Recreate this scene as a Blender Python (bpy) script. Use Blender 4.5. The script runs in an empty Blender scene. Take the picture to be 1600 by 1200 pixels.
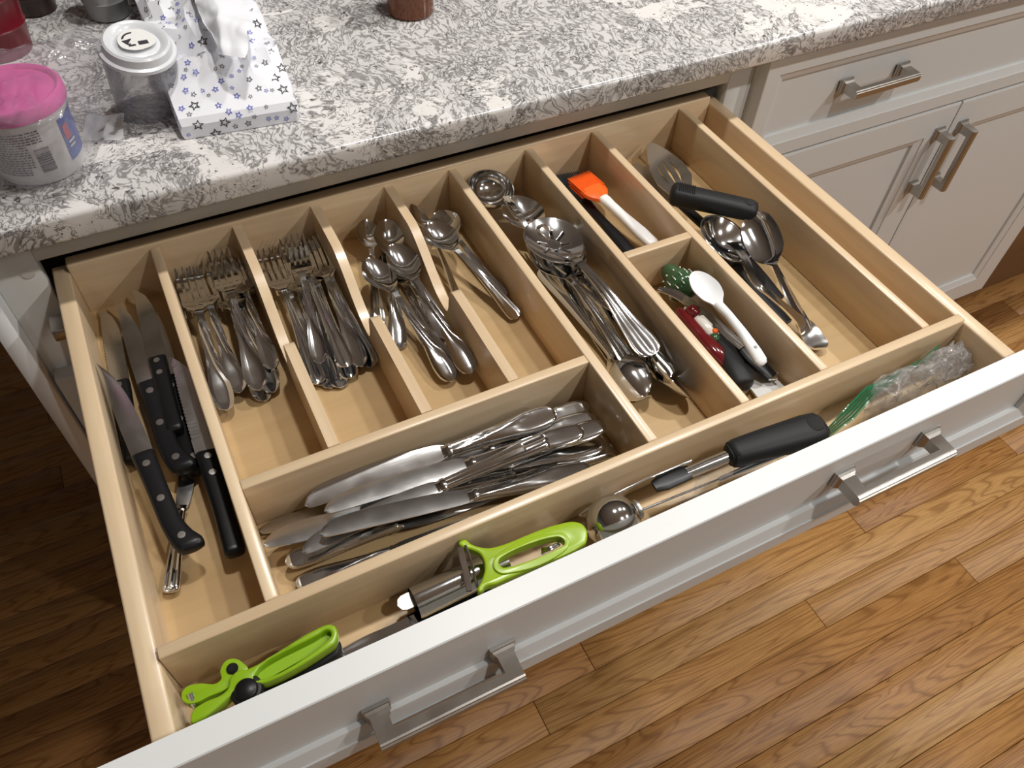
import bpy, bmesh, math, random
from mathutils import Vector, Matrix, Euler, noise

# ---------------------------------------------------------------- camera, world, lights, exposure
SC = bpy.context.scene
COL = SC.collection
LIFT = 0.80            # everything is laid out relative to the drawer rim; the floor is 0.80 m below it

cam_d = bpy.data.cameras.new('camera')
cam_d.sensor_width = 36.0
cam_d.lens = 28.17
cam_d.clip_start = 0.01
cam = bpy.data.objects.new('camera', cam_d)
COL.objects.link(cam)
_r, _d, _f = Vector((0.892456, -0.449638, 0.036719)), Vector((-0.326357, -0.699667, -0.635576)), Vector((0.311470, 0.555241, -0.771164))
_m = Matrix((_r, -_d, -_f)).transposed().to_4x4()
_m.translation = Vector((0.02958, -0.28332, 0.53695))
cam.matrix_world = _m
SC.camera = cam

world = bpy.data.worlds.new('room_air')
SC.world = world
world.use_nodes = True
world.node_tree.nodes['Background'].inputs[0].default_value = (0.80, 0.84, 0.90, 1)
world.node_tree.nodes['Background'].inputs[1].default_value = 0.02

CEIL = 1.78
LAMPS = [  # recessed ceiling lamps: x, y, power; the last two are added fill lights
    (0.47, 0.42, 17), (1.30, 0.42, 16), (2.15, 0.42, 14), (0.95, -0.85, 17), (2.15, -0.85, 24), (2.15, -2.2, 26), (-1.0, -1.7, 4),
]
SC.view_settings.view_transform = 'Standard'
SC.view_settings.look = 'None'
SC.view_settings.gamma = 1.0
SC.view_settings.use_curve_mapping = False
SC.view_settings.exposure = -0.27
SC.cycles.max_bounces = 8
SC.cycles.transparent_max_bounces = 16
SC.cycles.caustics_reflective = False
SC.cycles.caustics_refractive = False
SC.cycles.sample_clamp_indirect = 4.0

random.seed(7)
PI = math.pi

# ---------------------------------------------------------------- helpers: objects
def tag(o, label=None, cat=None, group=None, kind=None):
    if label: o['label'] = label
    if cat: o['category'] = cat
    if group: o['group'] = group
    if kind: o['kind'] = kind
    return o

def link(name, data, parent=None, mat=None):
    o = bpy.data.objects.new(name, data)
    COL.objects.link(o)
    if parent is not None: o.parent = parent
    if mat is not None and data is not None:
        data.materials.clear(); data.materials.append(mat)
    return o

def empty(name, loc=(0, 0, 0), rot=None):
    o = bpy.data.objects.new(name, None)
    o.empty_display_size = 0.02
    COL.objects.link(o)
    o.location = loc
    if rot: o.rotation_euler = rot
    return o

def mesh(name, verts, faces, smooth=False):
    me = bpy.data.meshes.new(name)
    me.from_pydata([tuple(v) for v in verts], [], faces)
    me.validate()
    bm = bmesh.new(); bm.from_mesh(me)
    bmesh.ops.recalc_face_normals(bm, faces=bm.faces)
    bm.to_mesh(me); bm.free()
    if smooth:
        me.polygons.foreach_set('use_smooth', [True] * len(me.polygons))
    me.update()
    return me

def sharp(me, deg=40):
    """smooth shading with the hard edges kept hard"""
    bm = bmesh.new(); bm.from_mesh(me)
    for f in bm.faces: f.smooth = True
    for e in bm.edges:
        if len(e.link_faces) == 2 and e.calc_face_angle(0) > math.radians(deg): e.smooth = False
    bm.to_mesh(me); bm.free()
    return me

def box_mesh(name, x0, x1, y0, y1, z0, z1, bev=0.0, seg=2):
    bm = bmesh.new()
    bmesh.ops.create_cube(bm, size=1)
    for v in bm.verts:
        v.co = ((x0 + x1) / 2 + v.co.x * (x1 - x0), (y0 + y1) / 2 + v.co.y * (y1 - y0), (z0 + z1) / 2 + v.co.z * (z1 - z0))
    if bev > 0:
        bmesh.ops.bevel(bm, geom=bm.edges[:], offset=bev, segments=seg, affect='EDGES', profile=0.5)
    me = bpy.data.meshes.new(name)
    bm.to_mesh(me); bm.free()
    if bev > 0: sharp(me, 50)
    return me

def box(name, x0, x1, y0, y1, z0, z1, mat, parent=None, bev=0.0, seg=2):
    return link(name, box_mesh(name, x0, x1, y0, y1, z0, z1, bev, seg), parent, mat)

def lerp(a, b, t): return a + (b - a) * t

def keyed(keys, x):
    """smooth monotone interpolation of (x, value) keys"""
    if x <= keys[0][0]: return keys[0][1]
    for i in range(len(keys) - 1):
        x0, v0 = keys[i]; x1, v1 = keys[i + 1]
        if x <= x1:
            h = x1 - x0
            def slope(j):
                if j <= 0 or j >= len(keys) - 1: return None
                a = (keys[j][1] - keys[j - 1][1]) / (keys[j][0] - keys[j - 1][0])
                b = (keys[j + 1][1] - keys[j][1]) / (keys[j + 1][0] - keys[j][0])
                return 0 if a * b <= 0 else 2 * a * b / (a + b)
            d = (v1 - v0) / h
            m0 = slope(i); m1 = slope(i + 1)
            m0 = d if m0 is None else m0
            m1 = d if m1 is None else m1
            t = (x - x0) / h
            return ((2*t**3 - 3*t**2 + 1) * v0 + (t**3 - 2*t**2 + t) * h * m0 + (-2*t**3 + 3*t**2) * v1 + (t**3 - t**2) * h * m1)
    return keys[-1][1]

def strip_mesh(name, xs, width, zc, dish, thick, m=9, yoff=None, relief=None):
    """a solid, curved metal strip: keys over x give half width, height, dish depth and thickness"""
    verts, faces = [], []
    n = len(xs)
    for x in xs:
        w = keyed(width, x); z = keyed(zc, x); d = keyed(dish, x); th = keyed(thick, x)
        yo = keyed(yoff, x) if yoff else 0
        for k in range(m):
            t = -1 + 2 * k / (m - 1)
            zz = z + d * t * t + (relief(x, t) if relief else 0)
            verts.append((x, yo + w * t, zz))
        for k in range(m):
            t = -1 + 2 * k / (m - 1)
            zz = z + d * t * t - th * (1 - 0.55 * t * t)
            verts.append((x, yo + w * t, zz))
    s = 2 * m
    for i in range(n - 1):
        for k in range(m - 1):
            a = i * s + k
            faces.append((a, a + s, a + s + 1, a + 1))
            b = a + m
            faces.append((b, b + 1, b + s + 1, b + s))
        a = i * s
        faces.append((a, a + m, a + m + s, a + s))
        a = i * s + m - 1
        faces.append((a, a + s, a + s + m, a + m))
    for i in (0, n - 1):
        for k in range(m - 1):
            a = i * s + k
            faces.append((a, a + 1, a + m + 1, a + m))
    me = mesh(name, verts, faces, True)
    return sharp(me, 48)

def loft_mesh(name, rings, cap=True, smooth=True, deg=45, closed=True):
    verts, faces = [], []
    m = len(rings[0])
    for r in rings: verts += [tuple(p) for p in r]
    for i in range(len(rings) - 1):
        for k in range(m if closed else m - 1):
            a = i * m + k; b = i * m + (k + 1) % m
            faces.append((a, b, b + m, a + m))
    if cap and closed:
        faces.append(tuple(range(m)))
        faces.append(tuple((len(rings) - 1) * m + k for k in range(m)))
    me = mesh(name, verts, faces, smooth)
    return sharp(me, deg) if smooth else me

def ring_yz(x, cy, cz, hy, hz, n=16, power=2.5):
    """super-ellipse ring across the x axis"""
    out = []
    for k in range(n):
        a = 2 * PI * k / n
        c, s = math.cos(a), math.sin(a)
        out.append((x, cy + hy * math.copysign(abs(c) ** (2 / power), c), cz + hz * math.copysign(abs(s) ** (2 / power), s)))
    return out

def tube_mesh(name, pts, rad, n=8, cap=True):
    pts = [Vector(p) for p in pts]
    rings = []
    up = Vector((0, 0, 1))
    for i, p in enumerate(pts):
        a = pts[max(i - 1, 0)]; b = pts[min(i + 1, len(pts) - 1)]
        t = (b - a).normalized()
        s = t.cross(up)
        if s.length < 1e-4: s = t.cross(Vector((1, 0, 0)))
        s.normalize(); q = s.cross(t)
        r = rad[i] if isinstance(rad, (list, tuple)) else rad
        rings.append([p + (s * math.cos(2 * PI * k / n) + q * math.sin(2 * PI * k / n)) * r for k in range(n)])
    return loft_mesh(name, rings, cap)

def lathe_mesh(name, prof, n=32, deg=40):
    """profile of (radius, z) turned about z"""
    verts, faces = [], []
    m = len(prof)
    for k in range(n):
        a = 2 * PI * k / n
        for r, z in prof: verts.append((r * math.cos(a), r * math.sin(a), z))
    for k in range(n):
        for i in range(m - 1):
            a = k * m + i; b = ((k + 1) % n) * m + i
            faces.append((a, b, b + 1, a + 1))
    bm = bmesh.new()
    vs = [bm.verts.new(v) for v in verts]
    for f in faces:
        try: bm.faces.new([vs[i] for i in f])
        except ValueError: pass
    bmesh.ops.remove_doubles(bm, verts=bm.verts[:], dist=1e-6)
    bmesh.ops.dissolve_degenerate(bm, dist=1e-7, edges=bm.edges[:])
    bmesh.ops.recalc_face_normals(bm, faces=bm.faces[:])
    me = bpy.data.meshes.new(name); bm.to_mesh(me); bm.free()
    return sharp(me, deg)

def plate_mesh(name, outlines, z, depth, bev=0.0, smooth_pts=0):
    """flat plate with holes: first outline is the rim, the others are holes (x, y points); top at z"""
    cu = bpy.data.curves.new(name, 'CURVE')
    cu.dimensions = '2D'; cu.fill_mode = 'BOTH'
    cu.extrude = max(depth / 2 - bev, 1e-5); cu.bevel_depth = bev; cu.bevel_resolution = 2
    cu.resolution_u = 6
    for pts in outlines:
        if smooth_pts:
            sp = cu.splines.new('BEZIER'); sp.bezier_points.add(len(pts) - 1)
            for bp, p in zip(sp.bezier_points, pts):
                bp.co = (p[0], p[1], 0); bp.handle_left_type = bp.handle_right_type = 'AUTO'
        else:
            sp = cu.splines.new('POLY'); sp.points.add(len(pts) - 1)
            for q, p in zip(sp.points, pts): q.co = (p[0], p[1], 0, 1)
        sp.use_cyclic_u = True
    if bev: cu.offset = -bev
    ob = bpy.data.objects.new('tmp', cu)
    COL.objects.link(ob)
    dg = bpy.context.evaluated_depsgraph_get()
    me = bpy.data.meshes.new_from_object(ob.evaluated_get(dg))
    me.name = name
    bpy.data.objects.remove(ob); bpy.data.curves.remove(cu)
    bm = bmesh.new(); bm.from_mesh(me)
    bmesh.ops.remove_doubles(bm, verts=bm.verts[:], dist=1e-6)
    bmesh.ops.recalc_face_normals(bm, faces=bm.faces[:])
    for v in bm.verts: v.co.z += z - depth / 2
    bm.to_mesh(me); bm.free()
    return sharp(me, 40)

def join_meshes(name, mats_list):
    """[(mesh, Matrix)] -> one mesh"""
    bm = bmesh.new()
    for me, M in mats_list:
        t = bmesh.new(); t.from_mesh(me)
        bmesh.ops.transform(t, matrix=M, verts=t.verts[:])
        tmp = bpy.data.meshes.new('t'); t.to_mesh(tmp); t.free()
        bm.from_mesh(tmp); bpy.data.meshes.remove(tmp)
    out = bpy.data.meshes.new(name); bm.to_mesh(out); bm.free()
    return out

def frame_from(a, b, roll=0.0):
    """matrix with x from a to b, z as near up as it can be, then rolled about x"""
    a, b = Vector(a), Vector(b)
    x = (b - a).normalized()
    y = Vector((0, 0, 1)).cross(x).normalized()
    z = x.cross(y)
    M = Matrix((x, y, z)).transposed().to_4x4()
    M = M @ Matrix.Rotation(roll, 4, 'X')
    M.translation = a
    return M

# ---------------------------------------------------------------- helpers: materials
MATS = {}
def new_mat(name):
    m = bpy.data.materials.new(name); m.use_nodes = True
    nt = m.node_tree
    return m, nt, nt.nodes['Principled BSDF']

def plain(name, col, rough=0.5, metal=0.0, **kw):
    m, nt, b = new_mat(name)
    b.inputs['Base Color'].default_value = (*col, 1)
    b.inputs['Roughness'].default_value = rough
    b.inputs['Metallic'].default_value = metal
    for k, v in kw.items(): b.inputs[k].default_value = v
    MATS[name] = m
    return m

def N(nt, typ, **kw):
    n = nt.nodes.new(typ)
    for k, v in kw.items():
        if k in n.inputs: n.inputs[k].default_value = v
        else: setattr(n, k, v)
    return n

def ramp(nt, fac, stops, interp='LINEAR'):
    n = nt.nodes.new('ShaderNodeValToRGB')
    n.color_ramp.interpolation = interp
    els = n.color_ramp.elements
    while len(els) < len(stops): els.new(0.5)
    for e, (p, c) in zip(els, stops):
        e.position = p
        e.color = (*c, 1) if isinstance(c, tuple) else (c, c, c, 1)
    nt.links.new(fac, n.inputs[0])
    return n.outputs[0]

def mixc(nt, fac, a, b, mode='MIX'):
    n = nt.nodes.new('ShaderNodeMix'); n.data_type = 'RGBA'; n.blend_type = mode
    for sock, v in ((n.inputs[0], fac), (n.inputs[6], a), (n.inputs[7], b)):
        if isinstance(v, bpy.types.NodeSocket): nt.links.new(v, sock)
        elif isinstance(v, (int, float)): sock.default_value = v
        else: sock.default_value = (*v, 1)
    return n.outputs[2]

def math_n(nt, op, a, b=None):
    n = nt.nodes.new('ShaderNodeMath'); n.operation = op
    for i, v in enumerate((a, b)):
        if v is None: continue
        if isinstance(v, bpy.types.NodeSocket): nt.links.new(v, n.inputs[i])
        else: n.inputs[i].default_value = v
    return n.outputs[0]

def coords(nt, scale=(1, 1, 1), kind='Object', add=None):
    tc = nt.nodes.new('ShaderNodeTexCoord'); mp = nt.nodes.new('ShaderNodeMapping')
    mp.inputs['Scale'].default_value = scale
    nt.links.new(tc.outputs[kind], mp.inputs['Vector'])
    out = mp.outputs[0]
    if add is not None:
        va = nt.nodes.new('ShaderNodeVectorMath'); va.operation = 'ADD'
        nt.links.new(out, va.inputs[0]); nt.links.new(add, va.inputs[1])
        out = va.outputs[0]
    return out

def tex(nt, typ, vec, **kw):
    n = N(nt, typ, **kw)
    nt.links.new(vec, n.inputs['Vector'])
    return n

def bump(nt, b, height, strength=0.2, dist=0.001):
    n = N(nt, 'ShaderNodeBump', Strength=strength, Distance=dist)
    nt.links.new(height, n.inputs['Height'])
    nt.links.new(n.outputs[0], b.inputs['Normal'])

def wood(name, axis, light, dark, rough=0.32, scale=1.0, contrast=1.0):
    m, nt, b = new_mat(name)
    rnd = nt.nodes.new('ShaderNodeObjectInfo').outputs['Random']
    sh = nt.nodes.new('ShaderNodeCombineXYZ')
    nt.links.new(math_n(nt, 'MULTIPLY', rnd, 13.0), sh.inputs[0]); nt.links.new(math_n(nt, 'MULTIPLY', rnd, 7.0), sh.inputs[2])
    s = [70 * scale] * 3; s[axis] = 4 * scale
    v = coords(nt, tuple(s), add=sh.outputs[0])
    g = tex(nt, 'ShaderNodeTexNoise', v, Scale=1.0, Detail=4.0, Roughness=0.6, Distortion=0.4)
    s2 = [9 * scale] * 3; s2[axis] = 1.6 * scale
    g2 = tex(nt, 'ShaderNodeTexNoise', coords(nt, tuple(s2), add=sh.outputs[0]), Scale=1.0, Detail=2.0, Distortion=1.2)
    f = math_n(nt, 'ADD', math_n(nt, 'MULTIPLY', g.outputs[0], 0.6), math_n(nt, 'MULTIPLY', g2.outputs[0], 0.4))
    c = ramp(nt, f, [(0.5 - 0.2 / contrast, dark), (0.5 + 0.16 / contrast, light)])
    nt.links.new(c, b.inputs['Base Color'])
    b.inputs['Roughness'].default_value = rough
    b.inputs['Coat Weight'].default_value = 0.25
    b.inputs['Coat Roughness'].default_value = 0.2
    bump(nt, b, g.outputs[0], 0.08, 0.0006)
    MATS[name] = m
    return m

wood('maple_x', 0, (0.70, 0.545, 0.36), (0.55, 0.395, 0.24))
wood('maple_y', 1, (0.72, 0.565, 0.375), (0.58, 0.42, 0.26))
wood('birch_ply', 0, (0.60, 0.425, 0.225), (0.48, 0.325, 0.16), rough=0.3, contrast=0.8)
wood('walnut_panel', 0, (0.20, 0.10, 0.045), (0.12, 0.06, 0.03), rough=0.4)

def oak():
    m, nt, b = new_mat('oak_floor')
    rnd = nt.nodes.new('ShaderNodeObjectInfo').outputs['Random']
    sh = nt.nodes.new('ShaderNodeCombineXYZ')
    nt.links.new(math_n(nt, 'MULTIPLY', rnd, 37.0), sh.inputs[0]); nt.links.new(math_n(nt, 'MULTIPLY', rnd, 17.0), sh.inputs[1])
    v = coords(nt, (1.6, 15, 15), add=sh.outputs[0])
    warp = tex(nt, 'ShaderNodeTexNoise', v, Scale=1.3, Detail=2.0, Distortion=0.6)
    rings = nt.nodes.new('ShaderNodeMath'); rings.operation = 'SINE'
    nt.links.new(math_n(nt, 'MULTIPLY', warp.outputs[0], 90.0), rings.inputs[0])
    ringv = ramp(nt, rings.outputs[0], [(0.0, 0.0), (0.75, 0.45), (1.0, 1.0)])
    fine = tex(nt, 'ShaderNodeTexNoise', coords(nt, (14, 420, 420), add=sh.outputs[0]), Scale=1.0, Detail=3.0, Roughness=0.7)
    pores = ramp(nt, fine.outputs[0], [(0.40, 1.0), (0.55, 0.0)])
    base = ramp(nt, rnd, [(0.0, (0.31, 0.145, 0.045)), (0.3, (0.40, 0.20, 0.062)), (0.6, (0.47, 0.255, 0.085)), (0.85, (0.42, 0.21, 0.068)), (1.0, (0.54, 0.32, 0.12))])
    dark = mixc(nt, 1.0, base, (0.45, 0.36, 0.28), 'MULTIPLY')
    c = mixc(nt, math_n(nt, 'MULTIPLY', ringv, 0.75), base, dark)
    c = mixc(nt, math_n(nt, 'MULTIPLY', pores, 0.5), c, dark)
    blot = tex(nt, 'ShaderNodeTexNoise', coords(nt, (3, 9, 9), add=sh.outputs[0]), Scale=1.0, Detail=2.0)
    c = mixc(nt, math_n(nt, 'MULTIPLY', blot.outputs[0], 0.35), c, dark)
    nt.links.new(c, b.inputs['Base Color'])
    b.inputs['Roughness'].default_value = 0.45
    b.inputs['Specular IOR Level'].default_value = 0.35
    bump(nt, b, fine.outputs[0], 0.05, 0.0005)
    MATS['oak_floor'] = m
oak()

def granite():
    m, nt, b = new_mat('granite')
    tc = coords(nt, (1, 1, 1))
    big = tex(nt, 'ShaderNodeTexNoise', tc, Scale=6.5, Detail=5.0, Roughness=0.62, Distortion=1.3)
    warpn = tex(nt, 'ShaderNodeTexNoise', tc, Scale=9.0, Detail=3.0, Roughness=0.55)
    wv = nt.nodes.new('ShaderNodeVectorMath'); wv.operation = 'SCALE'; wv.inputs['Scale'].default_value = 0.10
    nt.links.new(warpn.outputs['Color'], wv.inputs[0])
    va = nt.nodes.new('ShaderNodeVectorMath'); va.operation = 'ADD'
    nt.links.new(tc, va.inputs[0]); nt.links.new(wv.outputs[0], va.inputs[1])
    wvec = va.outputs[0]
    # fine wrinkled lines that run together like ripples
    st = nt.nodes.new('ShaderNodeMapping'); st.inputs['Scale'].default_value = (1.0, 0.42, 0.8); st.inputs['Rotation'].default_value = (0.3, 0.2, 0.6)
    nt.links.new(wvec, st.inputs['Vector'])
    fine = tex(nt, 'ShaderNodeTexNoise', st.outputs[0], Scale=150.0, Detail=2.0, Roughness=0.5, Distortion=0.5)
    lines = ramp(nt, math_n(nt, 'ABSOLUTE', math_n(nt, 'SUBTRACT', fine.outputs[0], 0.5)), [(0.0, 1.0), (0.03, 0.85), (0.075, 0.0)])
    zone = ramp(nt, big.outputs[0], [(0.45, 0.0), (0.475, 0.95), (0.60, 1.0), (0.66, 0.35)])
    # larger dark worms
    wn = tex(nt, 'ShaderNodeTexNoise', wvec, Scale=120.0, Detail=3.0, Roughness=0.6, Distortion=0.8)
    wl = ramp(nt, math_n(nt, 'ABSOLUTE', math_n(nt, 'SUBTRACT', wn.outputs[0], 0.52)), [(0.0, 1.0), (0.014, 0.9), (0.034, 0.0)])
    z2 = tex(nt, 'ShaderNodeTexNoise', tc, Scale=21.0, Detail=3.0)
    zone2 = ramp(nt, z2.outputs[0], [(0.46, 0.0), (0.58, 1.0)])
    # broken veins round the pale islands
    rim = ramp(nt, math_n(nt, 'ABSOLUTE', math_n(nt, 'SUBTRACT', big.outputs[0], 0.455)), [(0.0, 1.0), (0.006, 0.8), (0.018, 0.0)])
    brk = ramp(nt, wn.outputs[0], [(0.44, 0.0), (0.56, 1.0)])
    sp = tex(nt, 'ShaderNodeTexNoise', tc, Scale=170.0, Detail=2.0)
    spots = ramp(nt, sp.outputs[0], [(0.67, 0.0), (0.71, 1.0)])
    tint = ramp(nt, big.outputs[0], [(0.25, (0.74, 0.715, 0.69)), (0.45, (0.75, 0.73, 0.715)), (0.50, (0.62, 0.61, 0.605)), (0.62, (0.63, 0.62, 0.61)), (0.70, (0.70, 0.68, 0.67))])
    c = mixc(nt, math_n(nt, 'MULTIPLY', math_n(nt, 'MULTIPLY', lines, zone), 0.78), tint, (0.13, 0.12, 0.118))
    c = mixc(nt, math_n(nt, 'MULTIPLY', math_n(nt, 'MULTIPLY', wl, zone2), 0.85), c, (0.10, 0.092, 0.092))
    c = mixc(nt, math_n(nt, 'MULTIPLY', math_n(nt, 'MULTIPLY', rim, brk), 0.85), c, (0.09, 0.08, 0.08))
    c = mixc(nt, math_n(nt, 'MULTIPLY', spots, 0.85), c, (0.05, 0.045, 0.045))
    nt.links.new(c, b.inputs['Base Color'])
    b.inputs['Roughness'].default_value = 0.16
    MATS['granite'] = m
granite()

def steel(name, col, rough, scratch=0.0):
    m, nt, b = new_mat(name)
    b.inputs['Base Color'].default_value = (*col, 1)
    b.inputs['Metallic'].default_value = 1.0
    n = tex(nt, 'ShaderNodeTexNoise', coords(nt, (60, 60, 60)), Scale=1.0, Detail=3.0)
    r = nt.nodes.new('ShaderNodeMapRange')
    r.inputs['To Min'].default_value = rough * 0.7; r.inputs['To Max'].default_value = rough * 1.4
    nt.links.new(n.outputs[0], r.inputs['Value'])
    nt.links.new(r.outputs[0], b.inputs['Roughness'])
    if scratch:
        s = tex(nt, 'ShaderNodeTexNoise', coords(nt, (60, 1500, 1500)), Scale=1.0, Detail=2.0)
        bump(nt, b, s.outputs[0], scratch, 0.0004)
    MATS[name] = m
steel('steel', (0.69, 0.70, 0.71), 0.10)
steel('steel_blade', (0.62, 0.62, 0.62), 0.22, 0.08)
steel('steel_dull', (0.50, 0.49, 0.47), 0.30, 0.05)
steel('nickel', (0.50, 0.48, 0.45), 0.36, 0.06)

plain('paint', (0.68, 0.695, 0.695), 0.38)
plain('paint_frame', (0.64, 0.635, 0.61), 0.42)
plain('ceiling_paint', (0.66, 0.66, 0.65), 0.8)
plain('black_plastic', (0.008, 0.008, 0.009), 0.34, **{'Specular IOR Level': 0.28})
plain('black_rubber', (0.016, 0.016, 0.017), 0.5, **{'Specular IOR Level': 0.25})
plain('green_plastic', (0.24, 0.42, 0.010), 0.28)
plain('lime_plastic', (0.30, 0.46, 0.012), 0.28)
plain('orange_silicone', (0.90, 0.13, 0.010), 0.42)
plain('white_plastic', (0.78, 0.78, 0.77), 0.35)
plain('white_ceramic', (0.80, 0.81, 0.82), 0.10)
plain('green_ceramic', (0.035, 0.085, 0.035), 0.12)
plain('red_ceramic', (0.11, 0.008, 0.009), 0.12)
plain('cream_ceramic', (0.75, 0.72, 0.66), 0.2)
plain('pink_plastic', (0.83, 0.10, 0.42), 0.35)
plain('red_plastic', (0.13, 0.003, 0.010), 0.30)
plain('dark_brown', (0.035, 0.018, 0.014), 0.3)
plain('grey_plastic', (0.30, 0.31, 0.31), 0.35)
plain('ink_black', (0.03, 0.03, 0.035), 0.5)
plain('ink_blue', (0.04, 0.06, 0.45), 0.5)
plain('label_blue', (0.05, 0.11, 0.45), 0.35)
plain('label_red', (0.5, 0.03, 0.08), 0.35)
plain('paper', (0.78, 0.79, 0.84), 0.55)
plain('rivet_brass', (0.25, 0.13, 0.07), 0.4, 0.8)
plain('dark_gap', (0.010, 0.009, 0.008), 0.8)
plain('slate_bristle', (0.035, 0.06, 0.09), 0.5)
plain('lid_plastic', (0.66, 0.68, 0.71), 0.25)
plain('white_line', (0.75, 0.77, 0.70), 0.3)

def film(name, col, opaque, rough=0.12, crinkle=0.6, scale=55.0):
    """thin clear plastic sheet: mostly see-through, with crinkled gloss"""
    m, nt, b = new_mat(name)
    nt.nodes.remove(b)
    out = nt.nodes['Material Output']
    tr = N(nt, 'ShaderNodeBsdfTransparent'); tr.inputs[0].default_value = (0.97, 0.97, 0.97, 1)
    gl = N(nt, 'ShaderNodeBsdfGlossy', Roughness=rough); gl.inputs[0].default_value = (0.9, 0.9, 0.9, 1)
    df = N(nt, 'ShaderNodeBsdfTranslucent'); df.inputs[0].default_value = (*col, 1)
    df2 = N(nt, 'ShaderNodeBsdfDiffuse'); df2.inputs[0].default_value = (*col, 1)
    n = tex(nt, 'ShaderNodeTexNoise', coords(nt, (scale, scale, scale)), Scale=1.0, Detail=3.0, Distortion=1.5)
    bm_ = N(nt, 'ShaderNodeBump', Strength=crinkle, Distance=0.004)
    nt.links.new(n.outputs[0], bm_.inputs['Height'])
    nt.links.new(bm_.outputs[0], gl.inputs['Normal'])
    ad = N(nt, 'ShaderNodeMixShader', Fac=0.5)
    nt.links.new(df.outputs[0], ad.inputs[1]); nt.links.new(df2.outputs[0], ad.inputs[2])
    m1 = N(nt, 'ShaderNodeMixShader', Fac=opaque)
    nt.links.new(tr.outputs[0], m1.inputs[1]); nt.links.new(ad.outputs[0], m1.inputs[2])
    lw = N(nt, 'ShaderNodeLayerWeight', Blend=0.25)
    nt.links.new(bm_.outputs[0], lw.inputs['Normal'])
    fac = math_n(nt, 'ADD', math_n(nt, 'MULTIPLY', lw.outputs['Fresnel'], 0.7), 0.05)
    m2 = nt.nodes.new('ShaderNodeMixShader')
    nt.links.new(fac, m2.inputs[0]); nt.links.new(m1.outputs[0], m2.inputs[1]); nt.links.new(gl.outputs[0], m2.inputs[2])
    nt.links.new(m2.outputs[0], out.inputs['Surface'])
    MATS[name] = m
film('clear_film', (0.75, 0.73, 0.82), 0.22)
film('bag_film', (0.85, 0.85, 0.85), 0.26, crinkle=1.0, scale=90.0)
film('green_film', (0.0, 0.30, 0.13), 0.75, crinkle=0.3)
film('lid_film', (0.88, 0.89, 0.91), 0.82, crinkle=0.15, scale=20.0)
film('glass_film', (0.9, 0.9, 0.9), 0.03, rough=0.03, crinkle=0.0)

def glass_like(name, col, rough=0.03):
    plain(name, col, rough, **{'Transmission Weight': 1.0, 'IOR': 1.4})
glass_like('clear_glass', (0.95, 0.95, 0.95))
plain('amber_drink', (0.20, 0.055, 0.012), 0.12)
plain('amber_glass', (0.15, 0.045, 0.014), 0.10)
MT = MATS

# ================================================================ the setting
# floor: a subfloor slab with each strip board laid on it
FZ = -0.80
floor = box('floor', -2.2, 4.6, -3.2, 3.0, FZ - 0.05, FZ - 0.012, MT['oak_floor'])
tag(floor, 'strip oak hardwood floor with warm brown boards', kind='structure')
BW = 0.0575
rb = random.Random(3)
row_y0 = -0.05 - 15 * BW
board_cache = {}
for r in range(40):
    y = row_y0 + r * BW
    xa, xb = (-0.95, 2.5) if y < 0.50 else (-0.95, -0.05)
    x = xa - rb.uniform(0, 0.6)
    while x < xb:
        L = rb.choice((0.42, 0.6, 0.8, 1.0, 1.3, 1.6))
        if L not in board_cache:
            board_cache[L] = box_mesh('board', 0.0005, L - 0.0005, 0.0004, BW - 0.0004, -0.0118, 0, 0.0006, 1)
            board_cache[L].materials.append(MT['oak_floor'])
        o = link('board', board_cache[L], floor)
        o.location = (x, y, FZ)
        x += L

ceil = box('ceiling', -2.2, 4.6, -3.2, 3.0, CEIL, CEIL + 0.05, MT['ceiling_paint'])
tag(ceil, 'flat white ceiling with recessed lamps', kind='structure')
plain('wall_paint', (0.24, 0.245, 0.25), 0.8)
for nm, x0, x1, y0, y1, lab in (('wall_front', -2.2, 4.6, -3.2, -3.15, 'plain painted wall across the kitchen behind the photographer'), ('wall_back', -2.2, 4.6, 2.95, 3.0, 'plain painted wall beyond the worktop'),
                                ('wall_left', -2.2, -2.15, -3.15, 2.95, 'plain painted wall at the open end of the worktop'), ('wall_far', 4.55, 4.6, -3.15, 2.95, 'plain painted wall past the end of the cabinets')):
    tag(box(nm, x0, x1, y0, y1, FZ - 0.05, CEIL, MT['wall_paint']), lab, kind='structure')
m_em, nt_em, b_em = new_mat('lamp_glow')
b_em.inputs['Base Color'].default_value = (1, 1, 1, 1)
b_em.inputs['Emission Color'].default_value = (1.0, 0.93, 0.84, 1)
b_em.inputs['Emission Strength'].default_value = 12.0
lens_me = lathe_mesh('lens', [(0, 0.004), (0.058, 0.004), (0.058, 0.0), (0, 0.0)], 24)
lens_me.materials.append(m_em)
trim_me = lathe_mesh('trim_ring', [(0.060, 0.006), (0.060, 0.0), (0.075, -0.003), (0.085, 0.0), (0.085, 0.006)], 24)
trim_me.materials.append(MT['white_plastic'])
LAMP_LABELS = ('round recessed ceiling lamp straight above the open drawer', 'round recessed ceiling lamp above the closed cabinet doors', 'round recessed ceiling lamp above the far end of the worktop',
               'round recessed ceiling lamp over the floor in front of the drawer', 'round recessed ceiling lamp over the floor beyond the cabinets', 'added round fill lamp in the ceiling near the wall behind the photographer', 'added weak round fill lamp in the ceiling beyond the open end of the worktop')
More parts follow.
